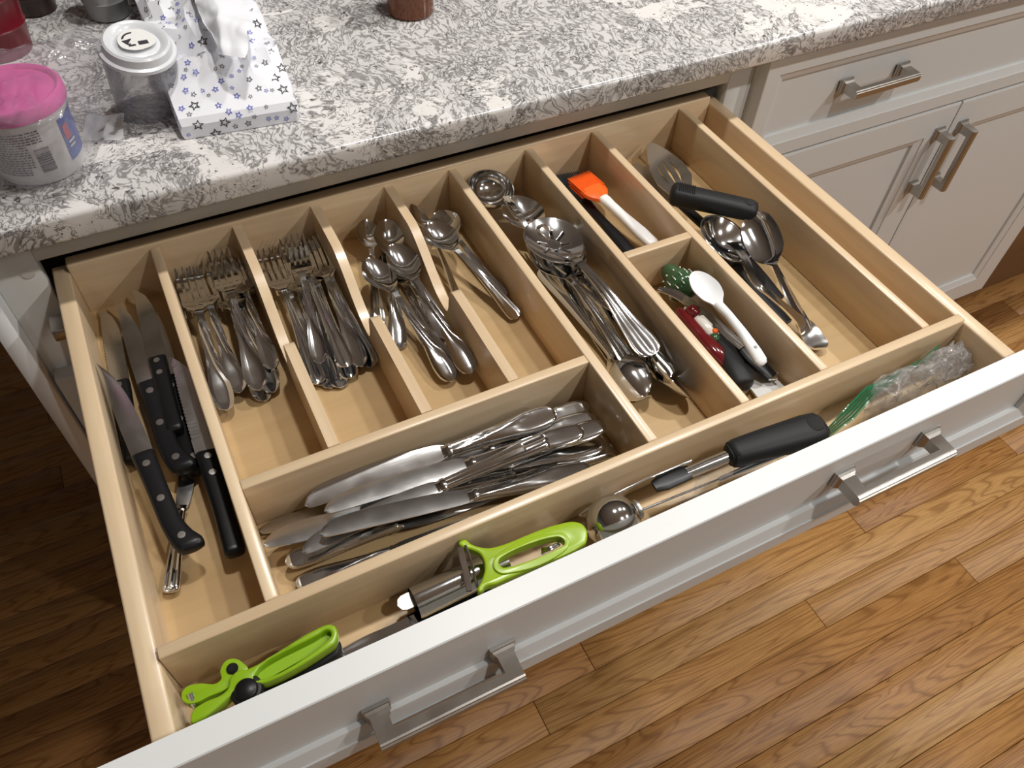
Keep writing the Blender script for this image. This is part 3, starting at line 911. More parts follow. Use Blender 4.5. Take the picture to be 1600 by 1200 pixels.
# ------------------------------------------------ black handled knives
def steak_meshes(style):
    L = 0.222
    if style == 'hook':
        hy = [(0, 0.004), (0.006, 0.0088), (0.03, 0.0108), (0.07, 0.0095), (0.15, 0.0082), (0.30, 0.0082), (0.42, 0.0088), (0.47, 0.0092)]
        yo = [(0, -0.0075), (0.03, -0.0060), (0.08, -0.0022), (0.16, 0.0), (0.47, 0.0)]
        bl = [(0.465, 0.0086), (0.6, 0.0088), (0.75, 0.0078), (0.88, 0.0050), (0.96, 0.0020), (1.0, 0.0002)]
        by = [(0.465, 0.0002), (0.7, 0.0006), (0.88, 0.0022), (1.0, 0.0068)]
        riv = (0.06, 0.24, 0.41)
    else:
        hy = [(0, 0.005), (0.006, 0.0078), (0.02, 0.0086), (0.2, 0.0080), (0.40, 0.0092), (0.47, 0.0094)]
        yo = [(0, 0.0), (0.47, 0.0)]
        bl = [(0.465, 0.0090), (0.60, 0.0095), (0.80, 0.0092), (0.90, 0.0070), (0.965, 0.0035), (1.0, 0.0003)]
        by = [(0.465, 0.0), (0.8, 0.0), (0.92, 0.0020), (1.0, 0.0075)]
        riv = (0.36, 0.44)
    rings = []
    for u in xs_for(1.0, 24, 0, 0.47, (True, True)):
        h = 0.0062 * (0.55 + 0.45 * min(1, u / 0.012)) * (0.92 + 0.08 * min(1, (0.47 - u) / 0.01))
        rings.append(ring_yz(u * L, keyed(yo, u), 0, keyed(hy, u), h, 20, 3.6))
    handle = loft_mesh('handle', rings, deg=60)
    if style == 'hook':
        blade = strip_mesh('blade', xs_for(L, 26, 0.46, 1.0, (False, True)), sc(bl, L), [(0, 0.0009)], [(0, -0.0006)], [(0, 0.0019)], 9, yoff=sc(by, L))
    else:   # serrated edge: little scallops along one side
        n = 120; v = []; f = []
        for i in range(n + 1):
            u = lerp(0.46, 1.0, i / n)
            w = keyed(bl, u); c = keyed(by, u)
            ser = 0.0008 * abs(math.sin(i * PI / 4)) if 0.55 < u < 0.95 else 0
            ya, yb_ = c - w, c + w - ser
            v += [(u * L, ya, 0.0011), (u * L, lerp(ya, yb_, 0.55), 0.0009), (u * L, yb_, 0.0), (u * L, lerp(ya, yb_, 0.55), -0.0009), (u * L, ya, -0.0011)]
        for i in range(n):
            for k in range(5):
                a = i * 5 + k; b = i * 5 + (k + 1) % 5
                f.append((a, a + 5, b + 5, b))
        f += [(0, 1, 2, 3, 4), tuple(n * 5 + k for k in range(5))]
        blade = sharp(mesh('blade', v, f, True), 50)
    handle.materials.append(MT['black_plastic']); blade.materials.append(MT['steel_blade'])
    rv = lathe_mesh('rivet', [(0, 0.0068), (0.0030, 0.0067), (0.0033, 0.0062), (0.0033, -0.0062), (0.0030, -0.0067), (0, -0.0068)], 16)
    rv.materials.append(MT['steel_dull'])
    return dict(L=L, handle=handle, blade=blade, rivet=rv, riv=[(u * L, keyed(yo, u)) for u in riv])
HOOK = steak_meshes('hook'); SERR = steak_meshes('serrated')
def put_steak(kd, label, a, b, roll=0.0):
    L = (Vector(b) - Vector(a)).length
    e = empty('kitchen_knife'); s = L / kd['L']
    e.matrix_world = frame_from(a, b, roll) @ Matrix.Diagonal((s, s, s, 1))
    tag(e, label, 'knife', 'black handled knives in the first compartment')
    link('blade', kd['blade'], e)
    h = link('handle', kd['handle'], e)
    for x, y in kd['riv']:
        r = link('rivet', kd['rivet'], h); r.location = (x, y, 0)
put_steak(SERR, 'black handled knife at the bottom whose blade tip lies closest to the drawer side', (-0.0671, 0.1966, -0.0470), (-0.0585, 0.4002, -0.0500), 0.0)
put_steak(HOOK, 'black handled knife at the bottom with its blade against the fork divider', (-0.0247, 0.1621, -0.0470), (-0.0176, 0.4064, -0.0460), 0.1)
put_steak(SERR, 'black handled knife with two rivets in the middle of the dark pile', (-0.0280, 0.2022, -0.0340), (-0.0219, 0.3966, -0.0340), 0.0)
put_steak(HOOK, 'black hooked handle knife with a rusty end rivet, under the paring knife', (-0.0360, 0.1596, -0.0360), (-0.0407, 0.3915, -0.0360), 0.0)
put_steak(SERR, 'serrated knife with a long straight black handle beside the forks', (-0.0116, 0.0681, -0.0400), (-0.0062, 0.2837, -0.0280), 0.15)
put_steak(HOOK, 'paring knife with bright blade and hooked black handle lying on top', (-0.0452, 0.0762, -0.0240), (-0.0662, 0.2950, -0.0180), 0.05)
put(KNIFE_F, 'butter_knife', 'steel butter knife whose bare handle sticks out below the black paring knife', 'knife', None, (-0.0654, 0.0648, -0.0500), (-0.0132, 0.2230, -0.0530), 0.1)

# ================================================================ serving pieces (long compartment)
def bowl_lathe(r, depth, th=0.0012, flare=0.0):
    prof = []
    for i in range(15):
        a = PI / 2 * i / 14
        prof.append((r * math.sin(a) ** 0.9, -depth * math.cos(a)))
    prof += [(r + 0.0012, 0.0004), (r + 0.0010, -0.0008)]
    for i in range(15):
        a = PI / 2 * (1 - i / 14)
        prof.append((r * math.sin(a) ** 0.9, -depth * math.cos(a) - th))
    prof[17] = (r, -0.0012)
    return lathe_mesh('bowl', prof, 40, 50)

def path_strip(name, pts, widths, th, m=7, relief=0.0006):
    """flat bar that follows a 3D path; widths are half widths"""
    pts = [Vector(p) for p in pts]
    fine, fw = [], []
    n = len(pts)
    for i in range(n - 1):
        p0 = pts[max(i - 1, 0)]; p1 = pts[i]; p2 = pts[i + 1]; p3 = pts[min(i + 2, n - 1)]
        for k in range(8):
            t = k / 8
            fine.append(0.5 * ((2 * p1) + (-p0 + p2) * t + (2*p0 - 5*p1 + 4*p2 - p3) * t*t + (-p0 + 3*p1 - 3*p2 + p3) * t**3))
            fw.append(lerp(widths[i], widths[i + 1], t * t * (3 - 2 * t)))
    fine.append(pts[-1]); fw.append(widths[-1])
    verts, faces = [], []
    N_ = len(fine)
    for i, p in enumerate(fine):
        tan = (fine[min(i + 1, N_ - 1)] - fine[max(i - 1, 0)]).normalized()
        s = Vector((0, 0, 1)).cross(tan)
        s = s.normalized() if s.length > 1e-4 else Vector((0, 1, 0))
        up = tan.cross(s)
        for side in (1, -1):
            for k in range(m):
                t = -1 + 2 * k / (m - 1)
                h = th / 2 * (1 - 0.5 * t * t) * side + (relief * abs(t) if side > 0 else 0)
                verts.append(p + s * (fw[i] * t) + up * h)
    st = 2 * m
    for i in range(N_ - 1):
        for k in range(m - 1):
            a = i * st + k; faces.append((a, a + st, a + st + 1, a + 1))
            b = a + m; faces.append((b, b + 1, b + st + 1, b + st))
        a = i * st; faces.append((a, a + m, a + m + st, a + st))
        a = i * st + m - 1; faces.append((a, a + st, a + st + m, a + m))
    for i in (0, N_ - 1):
        for k in range(m - 1):
            a = i * st + k; faces.append((a, a + 1, a + m + 1, a + m))
    return sharp(mesh(name, verts, faces, True), 50)

def world_part(name, me, parent, mat):
    o = link(name, me, None, MT[mat])
    return child(o, parent)

def solid(name, me, parent, mat): return world_part(name, me, parent, mat)

def ladle(label, centre, r, depth, tilt, path, widths, name='ladle', mat='steel'):
    e = empty(name, centre)
    tag(e, label, 'ladle')
    b = link('bowl', bowl_lathe(r, depth), None, MT[mat])
    b.matrix_world = Matrix.Translation(Vector(centre)) @ Euler(tilt).to_matrix().to_4x4()
    b.parent = e; b.matrix_parent_inverse = Matrix.Translation(-Vector(centre))
    world_part('handle', path_strip('handle', path, widths, 0.0026), e, mat)
    return e

ladle('small deep steel ladle with a round bowl in the far end of the serving compartment', (0.3604, 0.3791, -0.0160), 0.0250, 0.020, (0.25, 0.1, 0),
      [(0.3677, 0.3584, -0.0170), (0.3626, 0.3147, -0.0100), (0.3683, 0.2674, -0.0300), (0.3704, 0.1922, -0.0480), (0.3715, 0.1236, -0.0520), (0.3730, 0.0733, -0.0530)], [0.0040, 0.0032, 0.0035, 0.004, 0.0060, 0.0085])
g = 'serving spoons in the long compartment'
put(SOUP_P, 'serving_spoon', 'steel spoon with round bowl lying just behind the slotted spoon', 'spoon', g, (0.3808, 0.1703, -0.0460), (0.3793, 0.3674, -0.0340), 0.0)
put(SERVE_P, 'serving_spoon', 'serving spoon on its side under the slotted spoon head', 'spoon', g, (0.3850, 0.0999, -0.0460), (0.3790, 0.3285, -0.0380), 0.85)
put(SERVE_F, 'serving_spoon', 'fluted serving spoon at the bottom with its end by the wall', 'spoon', g, (0.4062, 0.0803, -0.0470), (0.3879, 0.2983, -0.0480), -0.2)
put(SERVE_P, 'serving_spoon', 'plain serving spoon whose thin edge shows at the near end', 'spoon', g, (0.3730, 0.2526, -0.0340), (0.3956, 0.0456, -0.0430), -0.9)
put(SERVE_P, 'serving_spoon', 'upturned serving spoon with its rounded back showing near the front divider', 'spoon', g, (0.3609, 0.2583, -0.0360), (0.3614, 0.0644, -0.0300), 0.5, True)
put(SERVE_F, 'serving_spoon', 'serving spoon with a curved handle in the middle of the tangle', 'spoon', g, (0.3749, 0.1040, -0.0360), (0.3607, 0.2706, -0.0280), 0.25)
put(DINNER_P, 'serving_fork', 'plain serving fork under the tangle of serving spoons', 'fork', None, (0.3772, 0.1311, -0.0500), (0.3750, 0.3101, -0.0500), 0.2)
put(SERVE_P, 'serving_spoon', 'long plain serving spoon beneath the slotted spoon handle', 'spoon', g, (0.3971, 0.0986, -0.0300), (0.3884, 0.2901, -0.0300), -0.25)

# slotted spoon: oval bowl with curved slots cut through
def slotted_spoon():
    a, b = Vector((0.3888, 0.0915, -0.0160)), Vector((0.3719, 0.2946, -0.0060))
    L = (b - a).length
    e = empty('slotted_spoon'); e.matrix_world = frame_from(a, b, 0.0)
    tag(e, 'slotted serving spoon with flower of slots and fluted handle on top', 'spoon')
    bw, b0 = 0.0290, 0.66
    nx, ny = 96, 60
    slots = []
    for k in range(8):
        ang = 2 * PI * k / 8 + 0.35
        slots.append((ang, 0.40 if k % 2 else 0.46))
    def inside(u, t):
        # bowl coordinates centred on the bowl, +-1
        for ang, rr in slots:
            c, s = math.cos(ang), math.sin(ang)
            p = u * c + t * s; q = -u * s + t * c
            if 0.24 < p < rr + 0.16 and abs(q - 0.35 * (p - 0.4) ** 2) < 0.05: return True
        for su in (-1, 1):
            d = math.hypot(u - su * 0.60, t * 0.95)
            if 0.13 < d < 0.21 and (u - su * 0.60) * su > -0.05 and t > -0.2: return True
        return False
    verts, faces, idx = [], [], {}
    hl = L * (1 - b0) / 2; cx = L * (1 + b0) / 2
    def vert(i, j):
        if (i, j) not in idx:
            u = -1 + 2 * i / nx
            half = math.sqrt(max(0.0, 1 - u * u)) ** 0.9 * (1 + 0.10 * u)
            t = -1 + 2 * j / ny
            r2 = min(1.0, u * u + (t * half) ** 2)
            idx[(i, j)] = len(verts)
            verts.append((cx + u * hl, t * half * bw, 0.004 - 0.0075 * (1 - r2)))
        return idx[(i, j)]
    for i in range(nx):
        for j in range(ny):
            u = -1 + 2 * (i + 0.5) / nx; half = math.sqrt(max(0, 1 - u * u)); t = (-1 + 2 * (j + 0.5) / ny) * half
            if inside(u, t): continue
            faces.append((vert(i, j), vert(i + 1, j), vert(i + 1, j + 1), vert(i, j + 1)))
    me = mesh('bowl', verts, faces, True)
    bm = bmesh.new(); bm.from_mesh(me); bmesh.ops.remove_doubles(bm, verts=bm.verts[:], dist=1e-6); bm.to_mesh(me); bm.free()
    o = link('bowl', me, e, MT['steel'])
    md = o.modifiers.new('solid', 'SOLIDIFY'); md.thickness = 0.0013; md.offset = -1
    w = [(0, 0.003), (0.01, 0.0095), (0.03, 0.0128), (0.07, 0.0138), (0.14, 0.0122), (0.30, 0.0080), (0.5, 0.0050), (0.66, 0.0042), (0.70, 0.008)]
    zk = [(0, -0.001), (0.2, 0.004), (0.45, 0.011), (0.60, 0.011), (0.70, 0.003)]
    h = strip_mesh('handle', xs_for(L, 40, 0, 0.69, (True, False)), sc(w, L), sc(zk, L), [(0, 0.0)], sc([(0, 0.0018), (0.6, 0.003)], L), 15, relief=flute_relief(L, 0.0008))
    link('handle', h, e, MT['steel'])
slotted_spoon()

# ================================================================ brushes
def brush(name, label, a, mid, b, bmat, hmat, lift, wide=0.0155, ribs=True):
    """a: bristle tip centre, mid: where the head meets the handle, b: handle end"""
    a, mid, b = Vector(a), Vector(mid), Vector(b)
    e = empty(name, mid); tag(e, label, 'brush')
    M = frame_from(mid, a)
    L = (a - mid).length
    head = strip_mesh('head', [L * i / 16 for i in range(0, 9)], [(0, 0.0045), (L * 0.1, 0.0075), (L * 0.3, wide * 0.92), (L * 0.5, wide)], [(0, 0.0045), (L, 0.0055)], [(0, -0.0025)], [(0, 0.009), (L, 0.010)], 9)
    h = link('head', head, None, MT[bmat]); h.matrix_world = M; child2(h, e)
    n = 13
    pieces = []
    for row in range(3):
        for k in range(n):
            y = -wide * 0.94 + 2 * wide * 0.94 * k / (n - 1)
            z = 0.0028 - row * 0.0038
            pieces.append((tube_mesh('t', [(L * 0.42, y, z), (L * 0.8, y, z), (L * (1.0 - 0.03 * row), y * 1.02, z)], [0.0012, 0.00115, 0.0007], 6), Matrix.Identity(4)))
    br = link('bristles', join_meshes('bristles', pieces), None, MT[bmat]); br.matrix_world = M; child2(br, h)
    br['kind'] = 'stuff'
    M2 = frame_from(mid, b); L2 = (b - mid).length
    rings = [ring_yz(L2 * u, 0, 0.001, hy, hz, 16, 2.6) for u, hy, hz in ((-0.06, 0.0060, 0.0040), (0.0, 0.0068, 0.0045), (0.12, 0.0058, 0.0044), (0.35, 0.0058, 0.0046), (0.7, 0.0080, 0.0050), (0.92, 0.0078, 0.0046), (0.985, 0.0060, 0.0036), (1.0, 0.0030, 0.0018))]
    hd = link('handle', loft_mesh('handle', rings), None, MT[hmat]); hd.matrix_world = M2; child2(hd, e)
    return e
def child2(o, p):
    """parent keeping the world matrix that was just set (parents here are unrotated chains)"""
    M = o.matrix_world.copy()
    W = Matrix.Translation(Vector(p.location)) if p.type == 'EMPTY' else WM.get(p.name, Matrix.Translation(Vector(p.location)))
    o.parent = p; o.matrix_parent_inverse = W.inverted(); o.matrix_basis = M
    WM[o.name] = M
WM = {}
brush('pastry_brush', 'pastry brush with grey blue bristles and black handle lying underneath', (0.4736, 0.4048, -0.0500), (0.4650, 0.3384, -0.0460), (0.4665, 0.2405, -0.0460), 'slate_bristle', 'black_plastic', 0, 0.0150)
brush('pastry_brush', 'orange silicone pastry brush with a white handle', (0.4688, 0.3711, -0.0280), (0.4749, 0.3188, -0.0280), (0.4898, 0.2358, -0.0360), 'orange_silicone', 'white_plastic', 0)

# ================================================================ small tools (square compartment)
e = empty('spreader_knife', (0.4788, 0.1818, -0.0340)); tag(e, 'spreader with a dark green glazed artichoke shaped handle', 'spreader')
M = frame_from((0.4807, 0.1559, -0.0360), (0.4774, 0.2004, -0.0300))
L = (Vector((0.4807, 0.1559, -0.0360)) - Vector((0.4774, 0.2004, -0.0300))).length
prof = [(0.0, 0.0), (0.010, 0.001), (0.0165, 0.010), (0.0175, 0.018), (0.0150, 0.028), (0.0105, 0.034), (0.0100, 0.037), (0.0085, 0.043), (0.0045, 0.0475), (0.0, 0.049)]
k_ = L / 0.049
me = lathe_mesh('handle', [(r, z * k_) for r, z in prof], 28, 60)
RZ = M @ Matrix.Rotation(PI / 2, 4, 'Y')
o = link('handle', me, None, MT['green_ceramic']); o.matrix_world = RZ; child2(o, e)
dots = []
for j, (z, r) in enumerate(((0.012, 0.0172), (0.022, 0.0170))):
    for k in range(14):
        a = 2 * PI * k / 14 + j * 0.2
        c, s = math.cos(a), math.sin(a)
        dots.append((tube_mesh('t', [(c * r, s * r, (z - 0.003) * k_), (c * (r + 0.0004), s * (r + 0.0004), z * k_), (c * r, s * r, (z + 0.003) * k_)], 0.0006, 5), Matrix.Identity(4)))
for k in range(9):
    a = 2 * PI * k / 9
    c, s = math.cos(a), math.sin(a)
    sp = bmesh.new(); bmesh.ops.create_icosphere(sp, subdivisions=1, radius=0.0011)
    t = bpy.data.meshes.new('t'); sp.to_mesh(t); sp.free()
    dots.append((t, Matrix.Translation((c * 0.0128, s * 0.0128, 0.0325 * k_))))
o2 = link('glaze_marks', join_meshes('glaze_marks', dots), None, MT['white_line']); o2.matrix_world = RZ; child2(o2, o)
world_part('blade', path_strip('blade', [(0.4824, 0.1687, -0.0360), (0.4894, 0.1413, -0.0440), (0.4926, 0.0937, -0.0500)], [0.004, 0.009, 0.006], 0.0016), e, 'steel')

e = empty('ceramic_spoon', (0.4784, 0.1027, -0.0200)); tag(e, 'white ceramic spoon with a hole in its handle end', 'spoon')
a, b = Vector((0.4780, 0.0390, -0.0200)), Vector((0.4797, 0.1601, -0.0080)); L = (b - a).length
M = frame_from(a, b, 0.05)
bw = 0.0155
bk = [(0.60, 0.0048), (0.64, 0.0060), (0.72, bw * 0.84), (0.82, bw), (0.92, bw * 0.80), (0.97, bw * 0.52), (0.993, bw * 0.25), (1.0, 0.0008)]
me = strip_mesh('bowl', xs_for(L, 30, 0.62, 1.0, (False, True)), sc(bk, L), sc([(0.6, 0.004), (0.66, 0.002), (0.82, -0.004), (0.95, 0.0), (1.0, 0.004)], L), sc([(0.6, -0.0015), (0.66, 0.001), (0.82, 0.008), (0.95, 0.004), (1.0, 0.0)], L), [(0, 0.003)], 15)
o = link('bowl', me, None, MT['white_ceramic']); o.matrix_world = M; child2(o, e)
rings = [ring_yz(u * L, 0, z, hy, hz, 16, 2.2) for u, z, hy, hz in ((0, 0, 0.0015, 0.001), (0.01, 0, 0.0048, 0.0030), (0.04, 0.0005, 0.0068, 0.0042), (0.12, 0.002, 0.0066, 0.0045), (0.30, 0.004, 0.0052, 0.0044), (0.5, 0.004, 0.0045, 0.0040), (0.64, 0.0018, 0.0056, 0.0035))]
o = link('handle', loft_mesh('handle', rings), None, MT['white_ceramic']); o.matrix_world = M; child2(o, e)
hole = lathe_mesh('hole', [(0, 0.0005), (0.0016, 0.0005), (0.0018, 0.0), (0.0018, -0.003), (0, -0.003)], 14)
h2 = link('hole', hole, None, MT['grey_plastic']); h2.matrix_world = M @ Matrix.Translation((0.14 * L, 0, 0.0066)); child2(h2, o)

def fat_handle(name, label, cat, a, b, rings_k, mat, extra=None, power=2.2):
    a, b = Vector(a), Vector(b); L = (b - a).length
    e = empty(name, (a + b) / 2); tag(e, label, cat)
    rings = [ring_yz(u * L, yo, 0, hy, hz, 20, power) for u, yo, hy, hz in rings_k]
    o = link('handle', loft_mesh('handle', rings, deg=60), None, MT[mat]); o.matrix_world = frame_from(a, b); child2(o, e)
    return e
e = fat_handle('spreader_knife', 'spreader with a glossy dark red chili shaped handle', 'spreader', (0.4569, 0.0579, -0.0360), (0.4542, 0.1420, -0.0280),
    [(0, 0, 0.002, 0.002), (0.02, 0, 0.005, 0.005), (0.06, 0, 0.0075, 0.007), (0.25, 0.001, 0.0095, 0.009), (0.45, 0.002, 0.0085, 0.008), (0.50, 0.002, 0.0070, 0.0068), (0.54, 0.002, 0.0072, 0.0070), (0.8, 0.002, 0.0065, 0.006), (0.95, 0.002, 0.0045, 0.004), (1.0, 0.002, 0.001, 0.001)], 'red_ceramic')
world_part('blade', path_strip('blade', [(0.4575, 0.0603, -0.0370), (0.4627, 0.0511, -0.0440), (0.4681, 0.0366, -0.0520)], [0.003, 0.0075, 0.006], 0.0016), e, 'steel')
e = fat_handle('spreader_knife', 'spreader with a white and red glazed figure handle beside the red one', 'spreader', (0.4677, 0.0919, -0.0340), (0.4627, 0.1423, -0.0300),
    [(0, 0, 0.003, 0.003), (0.05, 0, 0.006, 0.006), (0.3, 0, 0.0085, 0.008), (0.55, 0, 0.0080, 0.0078), (0.62, 0, 0.0068, 0.0066), (0.75, 0, 0.0078, 0.0076), (0.92, 0, 0.006, 0.006), (1.0, 0, 0.001, 0.001)], 'cream_ceramic')
for nm, q, r, mt in (('red_band', (0.4622, 0.1293, -0.0270), 0.0078, 'red_ceramic'), ('orange_tip', (0.4679, 0.0988, -0.0280), 0.0035, 'orange_silicone'), ('green_band', (0.4645, 0.0933, -0.0330), 0.0072, 'green_ceramic')):
    bm = bmesh.new(); bmesh.ops.create_uvsphere(bm, u_segments=16, v_segments=10, radius=r)
    t = bpy.data.meshes.new(nm); bm.to_mesh(t); bm.free(); t.polygons.foreach_set('use_smooth', [True] * len(t.polygons))
    o = link(nm, t, None, MT[mt]); o.matrix_world = Matrix.Translation(Vector(q)); child2(o, e)
e = fat_handle('vegetable_peeler', 'peeler with a thick matt black handle beside the red spreader', 'peeler', (0.4557, 0.0331, -0.0340), (0.4711, 0.1153, -0.0360),
    [(0, 0, 0.007, 0.006), (0.012, 0, 0.0100, 0.0085), (0.04, 0, 0.0112, 0.0095), (0.3, -0.001, 0.0115, 0.0095), (0.6, -0.0025, 0.0098, 0.0085), (0.85, -0.001, 0.0075, 0.0068), (1.0, 0.0, 0.0055, 0.005)], 'black_rubber', power=2.6)
world_part('loop', tube_mesh('loop', [(0.4694, 0.1111, -0.0350), (0.4729, 0.1364, -0.0400), (0.4777, 0.1590, -0.0440), (0.4755, 0.1812, -0.0460)], 0.0022, 8), e, 'steel')
e = empty('cheese_knife', (0.4793, 0.1285, -0.0400)); tag(e, 'thin steel knife with a black handle lying under the white spoon', 'knife')
world_part('blade', path_strip('blade', [(0.4482, 0.1708, -0.0260), (0.4605, 0.1527, -0.0240), (0.4716, 0.1122, -0.0260), (0.4813, 0.0714, -0.0300)], [0.003, 0.0055, 0.006, 0.0055], 0.0015), e, 'steel')
world_part('handle', path_strip('handle', [(0.4829, 0.0821, -0.0340), (0.4858, 0.0597, -0.0360), (0.4912, 0.0342, -0.0400)], [0.006, 0.008, 0.006], 0.007), e, 'black_plastic')
e = empty('bottle_opener', (0.4996, 0.0483, -0.0450)); tag(e, 'flat steel opener with a bright end beside the ceramic spoon tip', 'opener')
world_part('body', path_strip('body', [(0.4980, 0.1018, -0.0480), (0.4954, 0.0677, -0.0460), (0.4926, 0.0388, -0.0400), (0.4928, 0.0352, -0.0400)], [0.005, 0.0070, 0.0085, 0.004], 0.003), e, 'steel')
e = empty('rubber_spatula', (0.4907, 0.0348, -0.0500)); tag(e, 'white flat plastic scraper end against the front divider', 'spatula')
o = world_part('blade', path_strip('blade', [(0.4896, 0.0679, -0.0520), (0.4870, 0.0445, -0.0510), (0.4839, 0.0136, -0.0460), (0.4835, 0.0036, -0.0440)], [0.010, 0.0150, 0.0165, 0.0150], 0.005, 7, 0.0), e, 'white_plastic')

# ================================================================ large serving tools (last wide compartment)
# pie server: leaf shaped blade with slots, cranked to a thick black handle
e = empty('pie_server', (0.5803, 0.2656, -0.0200)); tag(e, 'pie server with slotted steel blade and thick black rubber handle', 'server')
a, b = Vector((0.5486, 0.2783, -0.0120)), Vector((0.5876, 0.3984, -0.0300)); L = (b - a).length
out = [(-0.004, -0.008), (0.006, -0.013), (L * 0.25, -0.0215), (L * 0.50, -0.0205), (L * 0.78, -0.0125), (L * 0.95, -0.0045), (L, 0.001), (L * 0.96, 0.0060), (L * 0.8, 0.0115), (L * 0.5, 0.0185), (L * 0.25, 0.0190), (0.006, 0.013), (-0.004, 0.008)]
def slot(x0, x1, y, w, curve=0.0):
    n = 8
    return [(lerp(x0, x1, i / n), y - w * math.sin(PI * (i + 0.3) / (n + 0.6)) + curve * math.sin(PI * i / n)) for i in range(n + 1)] + [(lerp(x1, x0, i / n), y + w * math.sin(PI * (i + 0.3) / (n + 0.6)) + curve * math.sin(PI * i / n)) for i in range(n + 1)]
me = plate_mesh('blade', [out, slot(L * 0.20, L * 0.56, -0.007, 0.0016, -0.002), slot(L * 0.16, L * 0.62, 0.0, 0.0016, 0.0), slot(L * 0.20, L * 0.56, 0.007, 0.0016, 0.002)], 0.0, 0.0016)
o = link('blade', me, None, MT['steel_dull']); o.matrix_world = frame_from(a, b, -0.25); child2(o, e)
a2, b2 = Vector((0.5324, 0.2768, -0.0060)), Vector((0.6060, 0.2169, -0.0120)); L = (b2 - a2).length
rk = [(-0.02, 0.008, 0.006), (0.0, 0.0118, 0.0095), (0.04, 0.0132, 0.0112), (0.35, 0.0122, 0.0108), (0.75, 0.0122, 0.0106), (0.93, 0.0120, 0.0100), (0.985, 0.0098, 0.0080), (1.0, 0.006, 0.005)]
o = link('handle', loft_mesh('handle', [ring_yz(u * L, 0, 0, hy, hz, 24, 2.8) for u, hy, hz in rk], deg=60), None, MT['black_rubber']); o.matrix_world = frame_from(a2, b2); child2(o, e)
Mh = frame_from(a2, b2)
rb_ = [(box_mesh('t', L * (0.06 + 0.022 * k), L * (0.068 + 0.022 * k), -0.0075, 0.0075, 0.0095, 0.0118, 0.0004, 1), Matrix.Identity(4)) for k in range(9)]
o2 = link('grip_ribs', join_meshes('grip_ribs', rb_), None, MT['black_rubber']); o2.matrix_world = Mh; child2(o2, o)
hm = lathe_mesh('hang_hole', [(0, 0.0004), (0.0042, 0.0006), (0.0052, 0.0), (0.0052, -0.004), (0, -0.004)], 18)
o3 = link('hang_hole', hm, None, MT['dark_gap']); o3.matrix_world = Mh @ Matrix.Translation((L * 0.88, 0, 0.0104)); child2(o3, o)
# flat turner blade behind
e = empty('cake_server', (0.5626, 0.3566, -0.0450)); tag(e, 'grey flat server blade lying under the pie server', 'server')
a, b = Vector((0.5577, 0.2830, -0.0360)), Vector((0.5589, 0.3867, -0.0460)); L = (b - a).length
me = plate_mesh('blade', [[(0, -0.006), (L * 0.3, -0.018), (L * 0.75, -0.019), (L, -0.007), (L, 0.006), (L * 0.75, 0.013), (L * 0.3, 0.014), (0, 0.006)]], 0, 0.0016)
o = link('blade', me, None, MT['steel_dull']); o.matrix_world = frame_from(a, b, 0.1); child2(o, e)
world_part('handle', path_strip('handle', [(0.5567, 0.2872, -0.0350), (0.5606, 0.2443, -0.0360), (0.5768, 0.1839, -0.0480), (0.5766, 0.1259, -0.0530)], [0.005, 0.006, 0.009, 0.008], 0.006), e, 'black_plastic')

# skimmer / pasta ladle with slots in its round bowl
def slotted_ladle():
    c = Vector((0.5555, 0.2018, -0.0200))
    e = empty('slotted_ladle', c); tag(e, 'round slotted steel ladle lying bowl up behind the large spoon', 'ladle')
    r, dep = 0.0330, 0.015
    verts, faces, idx = [], [], {}
    nr, na = 26, 72
    def vid(i, k):
        k %= na
        if (i, k) not in idx:
            rr = r * i / nr; a = 2 * PI * k / na
            idx[(i, k)] = len(verts); verts.append((rr * math.cos(a), rr * math.sin(a), -dep * (1 - (i / nr) ** 2)))
        return idx[(i, k)]
    for i in range(1, nr):
        for k in range(na):
            ang = k % 12
            if 9 < i < 22 and k // 12 in (1, 2, 3, 4) and ang in (3, 4, 8, 9): continue
            faces.append((vid(i, k), vid(i + 1, k), vid(i + 1, k + 1), vid(i, k + 1)))
    faces.append(tuple(vid(1, k) for k in range(na)))
    me = mesh('bowl', verts, faces, True)
    o = link('bowl', me, None, MT['steel']); o.matrix_world = Matrix.Translation(c) @ Euler((0.35, 0.15, 0.5)).to_matrix().to_4x4(); child2(o, e)
    md = o.modifiers.new('solid', 'SOLIDIFY'); md.thickness = 0.0013
    world_part('handle', path_strip('handle', [(0.5631, 0.1969, -0.0260), (0.5530, 0.1711, -0.0180), (0.5324, 0.1262, -0.0100), (0.5399, 0.1073, -0.0160), (0.5598, 0.0881, -0.0340), (0.5686, 0.0719, -0.0440), (0.5662, 0.0538, -0.0470), (0.5645, 0.0479, -0.0470)],
                                    [0.0085, 0.0050, 0.0040, 0.0042, 0.0060, 0.0110, 0.0122, 0.0060], 0.0030), e, 'steel')
slotted_ladle()
BIG = steelify(make_spoon('plain', 0.19, 0.0245, 0.012, 0.012, b0=0.56))
e = put(BIG, 'serving_spoon', 'large steel spoon standing on its edge against the slotted ladle', 'spoon', None, (0.5675, 0.0696, -0.0460), (0.6020, 0.2157, -0.0160), -0.75)
world_dark = empty('potato_masher', (0.5607, 0.2164, -0.0450)); tag(world_dark, 'black nylon tool head half hidden under the slotted ladle', 'utensil')
bm = bmesh.new(); bmesh.ops.create_uvsphere(bm, u_segments=24, v_segments=12, radius=1)
t = bpy.data.meshes.new('head'); 
for v in bm.verts: v.co = (v.co.x * 0.030, v.co.y * 0.024, v.co.z * 0.009)
bm.to_mesh(t); bm.free(); t.polygons.foreach_set('use_smooth', [True] * len(t.polygons))
